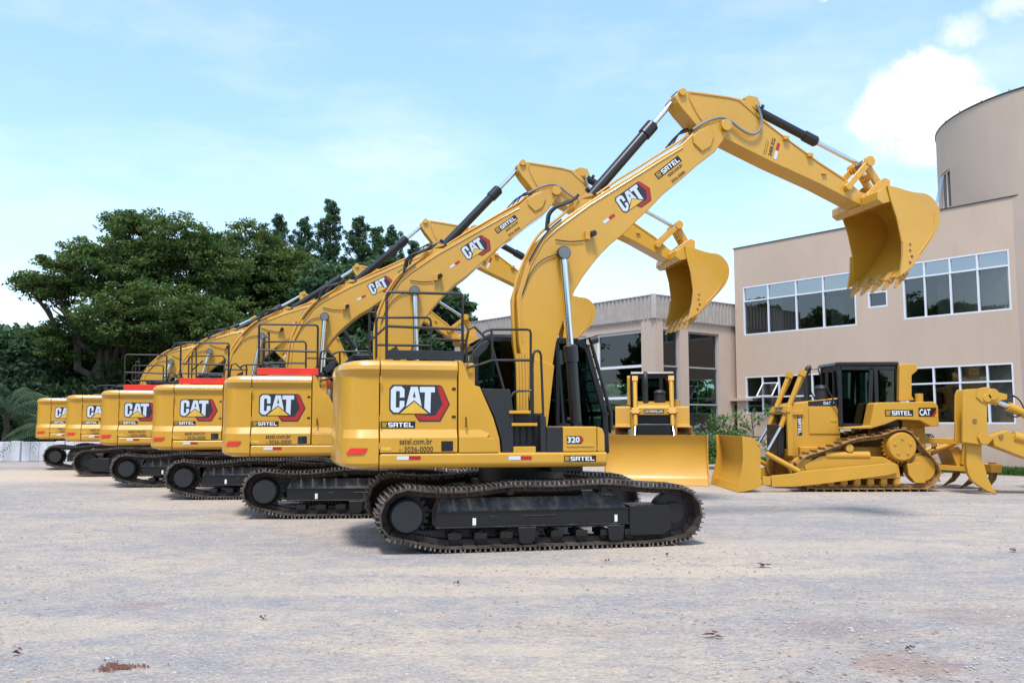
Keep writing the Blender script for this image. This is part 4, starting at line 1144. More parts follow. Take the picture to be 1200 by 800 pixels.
bld = empty('beige_building', (0, 0, 0))
G = ground(1190, 555)
W = Wall(G, DV, NV)
sL = W.sz(864, 480)[0]; sR = W.sz(1230, 480)[0]
zTop = (W.sz(863, 291)[1] + W.sz(1176, 233)[1]) / 2
def win_rect(u0, u1, vt0, vb0, vt1, vb1):
    a = W.sz(u0, (vt0 + vb0) / 2)[0]; b = W.sz(u1, (vt1 + vb1) / 2)[0]
    return (min(a, b), max(a, b), (W.sz(u0, vb0)[1] + W.sz(u1, vb1)[1]) / 2, (W.sz(u0, vt0)[1] + W.sz(u1, vt1)[1]) / 2)
wUL = win_rect(871, 1003, 337, 393.5, 317, 381); wUR = win_rect(1058, 1184, 310, 374.5, 290.5, 363)
wS = win_rect(1017, 1040, 343, 361, 339.5, 359)
wLL = win_rect(874, 988, 441, 484, 436, 484.5); wLR = win_rect(1062, 1189, 431, 497, 424, 496)
holes = [wUL, wUR, wS, wLL, wLR]
mb = MB(); W.faces(mb, W.sz(1200, 400)[0] - .5, sL, 0.0, zTop, holes)
# side wall of the block on its far end and a roof
Wd = 9.0
side = Wall(W.P(sL, 0, -.221), -NV, DV)
side.faces(mb, 0, Wd, 0, zTop, [])
mb.add([W.P(-.5, zTop - .3, -.23), W.P(sL - .2, zTop - .3, -.23), W.P(sL - .2, zTop - .3, -Wd), W.P(-.5, zTop - .3, -Wd)], [(0, 1, 2, 3)])
wl = mb.build('wall', 'stucco', bld, smooth=0)
mb = MB(); W.boxs(mb, -.6, sL + .03, zTop + .001, zTop + .035, .03, -.25); side.boxs(mb, .03, Wd, zTop + .001, zTop + .035, .03, -.25)
mb.build('parapet_flashing', 'cap', bld, smooth=0)
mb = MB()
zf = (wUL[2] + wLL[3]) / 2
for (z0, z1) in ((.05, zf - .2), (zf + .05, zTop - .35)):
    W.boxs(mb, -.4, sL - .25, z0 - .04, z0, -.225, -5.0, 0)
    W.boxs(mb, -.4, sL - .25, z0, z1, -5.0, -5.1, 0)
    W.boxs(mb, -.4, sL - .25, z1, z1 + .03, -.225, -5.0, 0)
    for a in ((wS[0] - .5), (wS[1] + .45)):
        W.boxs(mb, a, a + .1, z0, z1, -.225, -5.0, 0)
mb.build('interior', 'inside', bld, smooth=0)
for (rc_, fr_, dd_, hh_) in ((wUL, .10, 1.2, .9), (wUL, .52, 2.2, .75), (wUR, .12, 1.6, .9), (wUR, .68, 2.5, .6), (wLR, .25, 1.8, .7), (wLR, .72, 1.2, .9), (wLL, .3, 1.4, .8)):
    a_ = rc_[1] - (rc_[1] - rc_[0]) * fr_; mb = MB(); W.boxs(mb, a_ - .55, a_, rc_[2] - .9, rc_[2] + (rc_[3] - rc_[2]) * hh_, -dd_, -dd_ - .08); mb.build('partition', 'room', bld, smooth=0)
def window(Wl, rect, cols, transom=None, fr=.055, parent=bld, glass='glass', skip=None, frm='wframe', gap=.05, top=None):
    a, b, z0, z1 = rect
    mb = MB(); o0, o1 = -gap + .05, -gap - .03
    e = .002
    Wl.boxs(mb, a + e, b - e, z0 + e, z0 + fr, o0, o1); Wl.boxs(mb, a + e, b - e, z1 - fr, z1 - e, o0, o1)
    Wl.boxs(mb, a + e, a + fr, z0 + fr, z1 - fr, o0, o1); Wl.boxs(mb, b - fr, b - e, z0 + fr, z1 - fr, o0, o1)
    for c_ in cols: Wl.boxs(mb, c_ - fr / 2, c_ + fr / 2, z0 + fr, z1 - fr, o0 - .003, o1)
    if transom:
        for t in (transom if isinstance(transom, (list, tuple)) else [transom]): Wl.boxs(mb, a + fr, b - fr, t - fr / 2, t + fr / 2, o0 + .004, o1)
    o = mb.build('window', frm, parent, smooth=0)
    mb = MB(); xs = [a + fr] + sorted(cols) + [b - fr]
    tz = [z0 + fr] + (sorted(transom) if isinstance(transom, (list, tuple)) else ([transom] if transom else [])) + [z1 - fr]
    for i in range(len(xs) - 1):
        for k in range(len(tz) - 1):
            if (skip and (i, k) in skip) or (top and k == len(tz) - 2): continue
            h = .004 * (((i * 7 + k * 3) % 5) - 2)   # panes are never perfectly parallel
            mb.add([Wl.P(xs[i], tz[k], -gap - .01), Wl.P(xs[i + 1], tz[k], -gap - .01 + h), Wl.P(xs[i + 1], tz[k + 1], -gap - .01 + h * 1.5), Wl.P(xs[i], tz[k + 1], -gap - .01 + h * .5)], [(0, 1, 2, 3)])
    mb.build('pane', glass, o, smooth=0)
    if top:
        mb = MB()
        for i in range(len(xs) - 1): mb.add([Wl.P(xs[i], tz[-2], -gap - .01), Wl.P(xs[i + 1], tz[-2], -gap - .01 + .003 * (i % 3 - 1)), Wl.P(xs[i + 1], tz[-1], -gap - .01), Wl.P(xs[i], tz[-1], -gap - .01)], [(0, 1, 2, 3)])
        mb.build('pane', top, o, smooth=0)
    return o
S = lambda u, v=400: W.sz(u, v)[0]
tU = (W.sz(901, 350)[1] + W.sz(966, 341)[1]) / 2
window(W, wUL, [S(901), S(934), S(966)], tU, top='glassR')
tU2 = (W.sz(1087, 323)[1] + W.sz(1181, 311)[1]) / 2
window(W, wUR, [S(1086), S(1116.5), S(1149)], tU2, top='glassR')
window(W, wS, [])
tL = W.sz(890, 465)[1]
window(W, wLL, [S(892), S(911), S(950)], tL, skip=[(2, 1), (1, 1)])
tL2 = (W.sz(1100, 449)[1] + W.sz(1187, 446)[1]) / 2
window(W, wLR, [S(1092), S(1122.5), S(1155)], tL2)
# open awning sash
mb = MB(); a0, a1 = S(892) - .03, S(911) + .03; zt_ = tL + .62; 
Pp = [W.P(a0, wLL[3] - .30, .0), W.P(a1, wLL[3] - .30, .0), W.P(a1, tL + .02, .42), W.P(a0, tL + .02, .42)]
for p, q in zip(Pp, Pp[1:] + Pp[:1]): mb.tube([p, q], .025, 6)
aw = mb.build('awning_sash', 'wframe', bld); MB().add(Pp, [(0, 1, 2, 3)]).build('pane', 'glass', aw, smooth=0)
# curved tower
TR = 5.1
_d = Vector(ray(1097, 176)); _d = Vector((_d.x, _d.y, 0)).normalized(); _n = Vector((_d.y, -_d.x, 0))
_p = plane_hit(W.O, W.n, 1199, 480); _p = Vector((_p.x, _p.y, 0)); _q = _p.dot(_n) - TR
TC = _n * TR + _d * (_p.dot(_d) + math.sqrt(max(0, TR ** 2 - _q ** 2)))
TH = W.sz(1178, 110)[1]
mb = MB(); nseg = 72
hit = plane_hit((TC.x - TR * .9, TC.y, 0), Vector((1, 0, 0)), 1110, 228)
wa0, wa1 = None, None
vs = []; fs = []
def tw(k): a = math.pi * .35 + 2 * math.pi * .65 * 1.0 * k / nseg; return (TC.x + TR * math.cos(a), TC.y + TR * math.sin(a))
# window opening on the tower: angles where rays at u=1103..1116 meet it
def circ_hit(u, v):
    d = Vector(ray(u, v)); o = Vector((0, 0, CH)) - TC; A_ = d.x ** 2 + d.y ** 2; B2 = 2 * (o.x * d.x + o.y * d.y); C2 = o.x ** 2 + o.y ** 2 - TR ** 2
    k = (-B2 - math.sqrt(max(0, B2 * B2 - 4 * A_ * C2))) / (2 * A_); h = Vector((0, 0, CH)) + d * k
    return math.atan2(h.y - TC.y, h.x - TC.x), h.z
aw0, zw1 = circ_hit(1103, 214); aw1, zw0 = circ_hit(1115, 241); aw1 %= 2 * math.pi; aw0 %= 2 * math.pi
lo, hi = min(aw0, aw1), max(aw0, aw1)
angs = sorted([math.pi * .3 + 2 * math.pi * .7 * k / 90 for k in range(91)] + [lo, hi])
zsl = [0, zw0, zw1 + .25, TH]
zw1 += .25
for off in (0, -.25):
    for i in range(len(angs) - 1):
        am = (angs[i] + angs[i + 1]) / 2
        for k in range(3):
            if k == 1 and lo < am < hi: continue
            q = [(TC.x + (TR + off) * math.cos(t), TC.y + (TR + off) * math.sin(t), z) for z in (zsl[k], zsl[k + 1]) for t in (angs[i], angs[i + 1])]
            mb.add([q[0], q[1], q[3], q[2]], [(0, 1, 2, 3)])
for t in (lo, hi): mb.add([(TC.x + r_ * math.cos(t), TC.y + r_ * math.sin(t), z) for r_, z in ((TR, zw0), (TR - .25, zw0), (TR - .25, zw1), (TR, zw1))], [(0, 1, 2, 3)])
mb.add([(TC.x + TR * math.cos(t), TC.y + TR * math.sin(t), TH - .3) for t in angs], [tuple(range(len(angs)))])
bm_ = mb.build('tower_wall', 'stucco2', bld, smooth=20, fix=False)
bmx = bmesh.new(); bmx.from_mesh(bm_.data); bmesh.ops.remove_doubles(bmx, verts=bmx.verts, dist=.0005)
for f in bmx.faces: f.smooth = abs(f.normal.z) < .5
for e in bmx.edges: e.smooth = len(e.link_faces) == 2 and e.calc_face_angle(0) < R(20)
bmx.to_mesh(bm_.data); bmx.free()
mb = MB(); mb.tube([(TC.x + TR * math.cos(t), TC.y + TR * math.sin(t), TH + .02) for t in angs], .035, 6); mb.build('tower_flashing', 'cap', bld)
mb = MB()
Pp = [(TC.x + (TR - .05) * math.cos(t), TC.y + (TR - .05) * math.sin(t), z) for t, z in ((lo, zw0), (hi, zw0), (hi, zw1), (lo, zw1))]
for p, q in zip(Pp, Pp[1:] + Pp[:1]): mb.tube([p, q], .03, 6)
mb.tube([Vector(Pp[0]).lerp(Vector(Pp[1]), .5), Vector(Pp[3]).lerp(Vector(Pp[2]), .5)], .025, 6)
tw_ = mb.build('tower_window', 'wframe', bld)
mb = MB(); 
mid_ = (lo + hi) / 2
mb.add([(TC.x + (TR + o_) * math.cos(t), TC.y + (TR + o_) * math.sin(t), z) for t, z, o_ in ((lo, zw0 + .15, .28), (mid_, zw0 + .15, .28), (mid_, zw1 - .1, .02), (lo, zw1 - .1, .02))], [(0, 1, 2, 3)])
mb.build('pane', 'glass', tw_, smooth=0)
mb = MB()
for k in range(7):
    t = math.pi + .2 * k - .1; mb.tube([(TC.x + TR * math.cos(t), TC.y + TR * math.sin(t), TH), (TC.x + TR * math.cos(t), TC.y + TR * math.sin(t), TH + .11)], .014, 6)
mb.build('roof_pins', 'cap', bld)
tag(bld, 'beige two storey building with white framed windows and a rounded tower at the right', 'building')

# glass fronted building
gb = empty('glass_fronted_building', (0, 0, 0))
Yc = 32.5 * 1.025
cor = Vector(ray(767, 380)); cor = cor * (Yc / cor.y); cor = Vector((cor.x, cor.y, 0))
DVr = Vector((-DV.y, DV.x, 0));  DVr = DVr if DVr.x > 0 else -DVr        # to the right and away
if DVr.y < 0: DVr = -DVr
WL = Wall(cor, DV, NV); WR = Wall(cor, DVr, Vector((DVr.y, -DVr.x, 0)))
zft = (WL.sz(700, 356)[1] + WR.sz(850, 356.5)[1]) / 2; zfb = WR.sz(830, 379.5)[1]
zo = WR.sz(825, 390)[1]
Lg = 13.5; Rg = 8.5
a0, a1 = WL.sz(753, 420)[0], WL.sz(698, 420)[0]
hL = [(a0, a1, .55, zo), (a1 + .55, a1 + 4.6, .55, zo), (a1 + 5.1, a1 + 7.2, .55, zo)]
b0, b1 = WR.sz(776, 420)[0], WR.sz(797, 420)[0]; b2, b3 = WR.sz(807, 420)[0], WR.sz(843, 420)[0]
hR = [(b0, b1, .55, zo), (b2, b3, .55, zo), (b3 + .9, b3 + 2.2, .1, 2.3)]
mb = MB()
WL.faces(mb, .30, Lg, 0, zfb - .002, [h for h in hL if h[1] < Lg], .3)
WR.faces(mb, .30, Rg, 0, zfb - .002, hR, .3)
zp = WR.sz(765, 370)[1]
# corner pier a little proud
for (z0, z1) in ((0, zp),):
    vs = []
    c3 = [cor + NV * .06 + WR.n * .06, cor + DV * a0 + NV * .06, cor + DV * a0 - NV * .3, cor + DVr * b0 - WR.n * .3, cor + DVr * b0 + WR.n * .06]
    n5 = len(c3); vs = [(p.x, p.y, z) for z in (z0, z1) for p in c3]
    mb.add(vs, [tuple(range(n5)), tuple(range(n5, 2 * n5))] + [(i, (i + 1) % n5, (i + 1) % n5 + n5, i + n5) for i in range(n5)])
mb.build('wall', 'stucco2', gb, smooth=0)
# corrugated fascia: ribs
def corr(Wl, L, name):
    mb = MB(); st = .22; x = -.12; pts = []
    while x < L:
        pts += [(x, .10), (x + .13, .10), (x + .15, .06), (x + .20, .06)]; x += st
    for (p, o), (q, o2) in zip(pts, pts[1:]):
        mb.add([Wl.P(p, zfb, o), Wl.P(q, zfb, o2), Wl.P(q, zft, o2), Wl.P(p, zft, o)], [(0, 1, 2, 3)])
    Wl.boxs(mb, -.02, L, zfb + .02, zft - .02, .0, -.2)
    return mb.build(name, 'cladding', gb, smooth=0, fix=False)
corr(WL, Lg, 'corrugated_fascia'); corr(WR, Rg, 'corrugated_fascia')
mb = MB(); WL.boxs(mb, -.1, Lg, zft + .001, zft + .04, .12, -.2); WR.boxs(mb, .12, Rg, zft + .001, zft + .04, .12, -.2); WL.boxs(mb, -.12, Lg, zfb - .06, zfb - .003, .05, .0); WR.boxs(mb, -.05, Rg, zfb - .06, zfb - .003, .05, .0)
mb.build('flashing', 'cladding', gb, smooth=0)
mb = MB(); mb.bx(cor.x - .14, cor.x + .06, cor.y - .16, cor.y + .02, zfb, zft + .04); mb.build('corner_trim', 'cladding', gb)
# roof slab, floor, rear walls with openings so that the garden shows through
far = cor + DV * Lg + DVr * Rg
mb = MB()
def slab(z0, z1, i0=.32):
    c4 = [cor + DV * i0 + DVr * i0, cor + DV * Lg + DVr * i0, cor + DV * Lg + DVr * Rg, cor + DV * i0 + DVr * Rg]
    vs = [(p.x, p.y, z) for z in (z0, z1) for p in c4]
    mb.add(vs, [(0, 3, 2, 1), (4, 5, 6, 7), (0, 1, 5, 4), (1, 2, 6, 5), (2, 3, 7, 6), (3, 0, 4, 7)])
slab(zfb - .05, zfb + .25); slab(.0, .06)
mb.build('roof_slab', 'inside', gb, smooth=0)
mb = MB()
WB = Wall(cor + DVr * Rg, DV, -NV); WBL = Wall(cor + DV * Lg, DVr, DV)
zo2 = 3.6
WB.faces(mb, 0.02, Lg, 0.07, zfb - .06, [(1.2, 5.4, .5, zo2), (6.2, 11.5, .5, zo2)], .2)
WBL.faces(mb, 0.35, Rg - .25, .07, zfb - .06, [(.9, 3.9, .5, zo2), (4.6, 7.6, .5, zo2)], .2)
mb.build('rear_wall', 'inside', gb, smooth=0)
zb1 = WL.sz(720, 430.5)[1]; zb2 = max(.9, WL.sz(720, 465)[1])
for h in hL:
    if h[1] < Lg: window(WL, h, [(h[0] + h[1]) / 2] if h[1] - h[0] > 3 else [], [zb2 * .98, zb1], .10, gb, 'glassT', gap=.15)
zb1 = WR.sz(825, 431)[1]; zb2 = WR.sz(825, 474)[1]
for h in hR[:2]: window(WR, h, [], [zb2, zb1], .06, gb, 'glassT', gap=.15, frm='wframe2')
mb = MB(); WR.boxs(mb, hR[2][0] - .3, hR[2][1] + .6, 2.45, 2.55, 1.0, .0); mb.build('door_canopy', 'stucco2', gb, smooth=0)
tag(gb, 'low beige pavilion with tall green tinted windows under a corrugated grey fascia', 'building')

# ================================================================== GROUND
m, nt, b = new_mat('pale crushed stone ground')
tc = nt.nodes.new('ShaderNodeTexCoord'); ob = tc.outputs['Object']
big = noise(nt, .22, 7, .6, ob, (.7, 1.2, 1)); med = noise(nt, 2.2, 9, .75, ob, (.8, 1.2, 1)); fine = noise(nt, 30, 6, .75, ob); fin2 = noise(nt, 140, 4, .7, ob)
c1 = ramp(nt, fine, [(.25, (.215, .198, .202)), (.5, (.325, .307, .314)), (.75, (.46, .44, .445))])
c2 = ramp(nt, fine, [(.25, (.40, .315, .25)), (.5, (.52, .43, .35)), (.8, (.62, .53, .44))])
add = nt.nodes.new('ShaderNodeMath'); add.operation = 'ADD'; nt.links.new(big, add.inputs[0]); nt.links.new(med, add.inputs[1]); hf = nt.nodes.new('ShaderNodeMath'); hf.operation = 'MULTIPLY'; hf.inputs[1].default_value = .5; nt.links.new(add.outputs[0], hf.inputs[0])
mk = ramp(nt, hf.outputs[0], [(.42, (.03, .03, .03)), (.57, (1, 1, 1))])
mx = nt.nodes.new('ShaderNodeMixRGB'); nt.links.new(mk, mx.inputs[0]); nt.links.new(c1, mx.inputs[1]); nt.links.new(c2, mx.inputs[2])
vo = nt.nodes.new('ShaderNodeTexVoronoi'); vo.inputs['Scale'].default_value = 26; nt.links.new(ob, vo.inputs[0])
vr = nt.nodes.new('ShaderNodeSeparateColor'); nt.links.new(vo.outputs['Color'], vr.inputs[0])
vk = ramp(nt, vr.outputs[0], [(0, (.82, .82, .85)), (.8, (1, 1, 1)), (1, (1.0, 1.0, 1.0))])
m2 = nt.nodes.new('ShaderNodeMixRGB'); m2.blend_type = 'MULTIPLY'; m2.inputs[0].default_value = .8
nt.links.new(mx.outputs[0], m2.inputs[1]); nt.links.new(vk, m2.inputs[2])
last = m2.outputs[0]
mot = ramp(nt, noise(nt, 11, 7, .8, ob, (.6, 1.3, 1)), [(.36, (.80, .79, .80)), (.5, (1, 1, 1)), (.64, (1.0, 1.0, 1.0))])
mo = nt.nodes.new('ShaderNodeMixRGB'); mo.blend_type = 'MULTIPLY'; mo.inputs[0].default_value = .9; nt.links.new(last, mo.inputs[1]); nt.links.new(mot, mo.inputs[2]); last = mo.outputs[0]
# reddish earth stains with shapes of their own
RED = (.26, .12, .08, 1); BEI = (.60, .48, .36, 1)
for (u, v, rx, ry, st, stc) in ((60, 556, 9, 3.2, .65, BEI), (330, 590, 4.5, 1.3, .45, BEI), (700, 668, 3.2, .42, .45, BEI), (460, 690, 2.6, .35, .35, BEI), (20, 735, 1.2, .5, .35, BEI), (900, 640, 3., .7, .35, BEI), (560, 760, .9, .2, .3, BEI), (137, 781, .18, .08, .4, RED), (1060, 775, .38, .38, .35, RED), (160, 708, .3, .16, .22, RED), (990, 735, .6, .5, .16, RED), (1150, 720, .6, .4, .2, RED), (700, 735, .8, .3, .10, RED)):
    g = ground(u, v)
    mp = nt.nodes.new('ShaderNodeMapping'); mp.vector_type = 'POINT'
    mp.inputs['Location'].default_value = (-g.x / rx, -g.y / ry, 0); mp.inputs['Scale'].default_value = (1 / rx, 1 / ry, 1)
    nt.links.new(ob, mp.inputs[0])
    ln = nt.nodes.new('ShaderNodeVectorMath'); ln.operation = 'LENGTH'; nt.links.new(mp.outputs[0], ln.inputs[0])
    ad = nt.nodes.new('ShaderNodeMath'); ad.operation = 'MULTIPLY_ADD'; ad.inputs[1].default_value = 2.4
    nt.links.new(noise(nt, 9, 6, .75, ob), ad.inputs[0]); nt.links.new(ln.outputs['Value'], ad.inputs[2])
    k = ramp(nt, ad.outputs[0], [(0.9, (st, st, st)), (1.0, (0, 0, 0))])
    # position range is 0..1 so scale the input
    sc = nt.nodes.new('ShaderNodeMath'); sc.operation = 'MULTIPLY'; sc.inputs[1].default_value = .45
    nt.links.new(ad.outputs[0], sc.inputs[0]); nt.links.new(sc.outputs[0], k.node.inputs[0])
    mm = nt.nodes.new('ShaderNodeMixRGB'); mm.inputs[2].default_value = stc
    nt.links.new(k, mm.inputs[0]); nt.links.new(last, mm.inputs[1]); last = mm.outputs[0]
nt.links.new(last, b.inputs['Base Color']); b.inputs['Roughness'].default_value = .92; b.inputs['Specular IOR Level'].default_value = .25
hs = nt.nodes.new('ShaderNodeMath'); hs.operation = 'ADD'; nt.links.new(fine, hs.inputs[0]); nt.links.new(vo.outputs['Distance'], hs.inputs[1])
bump(nt, b, hs.outputs[0], .8, .02)
M['ground'] = m
mb = MB(); nx, ny = 60, 60; vs = []; fs = []
xs = [-400, -200, -100] + [-50 + k * 2.5 for k in range(41)] + [100, 200, 400]; ysl = [-60, -30, -10] + [k * 1.5 for k in range(40)] + [75, 120, 250, 600]
for y in ysl:
    for x in xs: vs.append((x, y, -.004 + (.0 if not (0 < y < 45 and abs(x) < 30) else .006 * math.sin(x * 1.3 + y * .7) * math.sin(y * .9 - x * .4) - .004)))
for j in range(len(ysl) - 1):
    for i in range(len(xs) - 1): a = j * len(xs) + i; fs.append((a, a + 1, a + 1 + len(xs), a + len(xs)))
g = MB().add(vs, fs).build('ground', 'ground', None, smooth=180); tag(g, kind='structure')

# loose stones
rs = np.random.RandomState(3)
def scatter_stones(N, seed):
    V = []; Fc = []; r_ = random.Random(seed)
    mb = MB()
    base = [(1, 0, 0), (.3, .9, 0), (-.8, .5, 0), (-.7, -.6, 0), (.4, -.9, 0), (.35, .1, .7), (-.35, -.1, .6)]
    fb = [(0, 1, 5), (1, 2, 6, 5), (2, 3, 6), (3, 4, 6), (4, 0, 5), (4, 5, 6)]
    for i in range(N):
        t = r_.random() ** 1.7; y = 4.6 + t * 16; x = (r_.random() * 2 - 1) * (y * .62)
        s = (.004 + .011 * r_.random() ** 3) * (1 + .04 * y); a = r_.random() * 6.28; c_, sn = math.cos(a) * s, math.sin(a) * s; h = r_.uniform(.6, 1.2) * s; ex = r_.uniform(.7, 1.4)
        mb.add([(x + p[0] * c_ * ex - p[1] * sn, y + p[0] * sn * ex + p[1] * c_, -.006 + p[2] * h) for p in base], fb, r_.choice((0, 0, 0, 1, 1, 2)))
    return mb
M['st1'] = pmat('grey stone chips', (.33, .30, .30), .85, var=.3, scale=2); M['st2'] = pmat('pale stone chips', (.40, .37, .36), .85, var=.2, scale=2); M['st3'] = pmat('reddish stone chips', (.36, .24, .19), .9, var=.3, scale=2)
o = scatter_stones(16000, 5).build('gravel', ['st1', 'st2', 'st3'], None, smooth=0, fix=False); tag(o, 'small loose stone chips scattered over the yard', 'gravel', kind='stuff')

# fallen leaves and clods
M['leafdry'] = pmat('dry reddish leaf', (.16, .065, .045), .8, var=.3, scale=20)
spots = [(837, 746, .10, 'reddish brown dry leaf, the largest, lying on the gravel right of the centre foreground'), (17, 766, .06, 'small dark dry leaf at the bottom left edge of the gravel'), (536, 685, .06, 'dry leaf lying in front of the left end of the nearest track'),
         (780, 651, .05, 'dry leaf close to the right end of the nearest track'), (1188, 646, .10, 'brown leaf litter at the right edge of the yard'), (895, 664, .12, 'flat reddish leaf scrap on the gravel below the blade of the side on bulldozer'),
         (1067, 761, .05, 'tiny dark leaf near the reddish patch at the bottom right'), (712, 658, .05, 'dry leaf just in front of the middle of the nearest track'), (307, 726, .05, 'tiny dry leaf on open gravel left of the centre')]
for u, v, s, l in spots:
    g0 = ground(u, v); mb = MB(); r_ = random.Random(u)
    for k in range(4):
        a = r_.random() * 6.28; L_ = s * r_.uniform(.6, 1.1); w_ = L_ * .45; ox, oy = r_.uniform(-.5, .5) * s, r_.uniform(-.5, .5) * s
        t = Vector((math.cos(a), math.sin(a), 0)); nn = Vector((-t.y, t.x, 0)); c0 = Vector((ox, oy, .004 + .006 * k))
        pts = [c0 - t * L_ / 2, c0 + nn * w_ * .5 - t * L_ * .1 + Vector((0, 0, .014)), c0 + t * L_ / 2 + Vector((0, 0, .02)), c0 - nn * w_ * .5 + Vector((0, 0, .018))]
        mid = c0 + Vector((0, 0, .004))
        mb.add(pts + [mid], [(0, 1, 4), (1, 2, 4), (2, 3, 4), (3, 0, 4)])
    o = mb.build('dry_leaf', 'leafdry', None, smooth=0, fix=False); o.location = (g0.x, g0.y, .0)
    tag(o, l, 'leaf', 'dry leaves on the gravel')
# dirt clod patch
mb = MB(); r_ = random.Random(4); g0 = ground(137, 781)
for k in range(240):
    a = r_.random() * 6.28; rr = r_.random() ** .7 * (.75 + .35 * math.sin(3 * a + 1) + .2 * math.sin(7 * a)) * (1 if k % 9 else 1.7); x = .17 * rr * math.cos(a); y = .10 * rr * math.sin(a); s = r_.uniform(.003, .011)
    mb.add([(x + s, y, 0), (x, y + s, 0), (x - s, y, 0), (x, y - s, 0), (x, y, s * 1.3)], [(0, 1, 4), (1, 2, 4), (2, 3, 4), (3, 0, 4)])
o = mb.build('dirt_clod', 'leafdry', None, smooth=0, fix=False); o.location = (g0.x, g0.y, 0); tag(o, 'crumbled patch of reddish brown earth at the bottom left of the yard', 'dirt')

# ================================================================== VEGETATION
def leaf_mat(name, a, b_, c_):
    m, nt, b = new_mat(name)
    oi = nt.nodes.new('ShaderNodeAttribute'); oi.attribute_name = 'tone'
    o = ramp(nt, oi.outputs['Fac'], [(0, a), (.5, b_), (1, c_)])
    nt.links.new(o, b.inputs['Base Color']); b.inputs['Roughness'].default_value = .6
    b.inputs['Specular IOR Level'].default_value = .3
    tr = nt.nodes.new('ShaderNodeBsdfTranslucent'); nt.links.new(o, tr.inputs[0])
    mx = nt.nodes.new('ShaderNodeMixShader'); mx.inputs[0].default_value = .4
    out = nt.nodes['Material Output']; nt.links.new(b.outputs[0], mx.inputs[1]); nt.links.new(tr.outputs[0], mx.inputs[2]); nt.links.new(mx.outputs[0], out.inputs[0])
    return m
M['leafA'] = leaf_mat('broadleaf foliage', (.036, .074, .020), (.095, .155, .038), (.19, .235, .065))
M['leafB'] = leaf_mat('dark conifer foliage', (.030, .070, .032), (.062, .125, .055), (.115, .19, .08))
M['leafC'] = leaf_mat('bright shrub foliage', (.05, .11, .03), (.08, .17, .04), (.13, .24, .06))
M['leafP'] = leaf_mat('palm foliage', (.06, .11, .06), (.11, .18, .10), (.17, .25, .15))
M['bark'] = pmat('tree bark', (.09, .07, .055), .9, var=.3, scale=6, bmp=.4)
def leaves(centres, radii, per, size, rng, flat=.6, tone=None, aspect=.5):
    """numpy leaf quads: centres (n,3), radii (n,) -> mesh data"""
    n = len(centres); C = np.repeat(np.array(centres), per, axis=0); Rr = np.repeat(np.array(radii), per)
    d = rng.normal(size=(n * per, 3)); d /= np.linalg.norm(d, axis=1)[:, None]
    rad = rng.rand(n * per) ** .45
    off = d * (rad * Rr)[:, None]; off[:, 2] *= flat
    P_ = C + off
    N_ = rng.normal(size=(n * per, 3)) * .8 + np.array([0, 0, .7]); N_ /= np.linalg.norm(N_, axis=1)[:, None]
    t = rng.normal(size=(n * per, 3)); t -= N_ * (t * N_).sum(1)[:, None]; t /= np.linalg.norm(t, axis=1)[:, None]
    bt = np.cross(N_, t); s = size * (.6 + .8 * rng.rand(n * per))[:, None]
    V = np.stack([P_ - t * s, P_ + bt * s * aspect, P_ + t * s, P_ - bt * s * aspect], 1).reshape(-1, 3)
    if tone is None: tone = rng.rand(n)
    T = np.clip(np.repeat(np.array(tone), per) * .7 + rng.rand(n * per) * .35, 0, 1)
    return V, T
def leaf_obj(name, V, T, mat, parent):
    nf = len(V) // 4; me = bpy.data.meshes.new(name)
    me.vertices.add(len(V)); me.vertices.foreach_set('co', V.astype(np.float32).ravel())
    me.loops.add(nf * 4); me.loops.foreach_set('vertex_index', np.arange(nf * 4, dtype=np.int32))
    me.polygons.add(nf); me.polygons.foreach_set('loop_start', np.arange(0, nf * 4, 4, dtype=np.int32)); me.polygons.foreach_set('loop_total', np.full(nf, 4, dtype=np.int32))
    at_ = me.attributes.new('tone', 'FLOAT', 'FACE'); at_.data.foreach_set('value', T.astype(np.float32))
    me.update(); me.validate(); me.materials.append(M[mat])
    o = bpy.data.objects.new(name, me); COL.objects.link(o); o.parent = parent; return o
def limb(mb, p, q, r0, r1, rng, n=6, wob=.12):
    p, q = np.array(p, float), np.array(q, float); L_ = np.linalg.norm(q - p); pts = []
    for k in range(n + 1):
        t = k / n; w = rng.normal(size=3) * wob * L_ * .12 * math.sin(math.pi * t); pts.append(p + (q - p) * t + w)
    mb.tube(pts, [r0 + (r1 - r0) * k / n for k in range(n + 1)], 7)
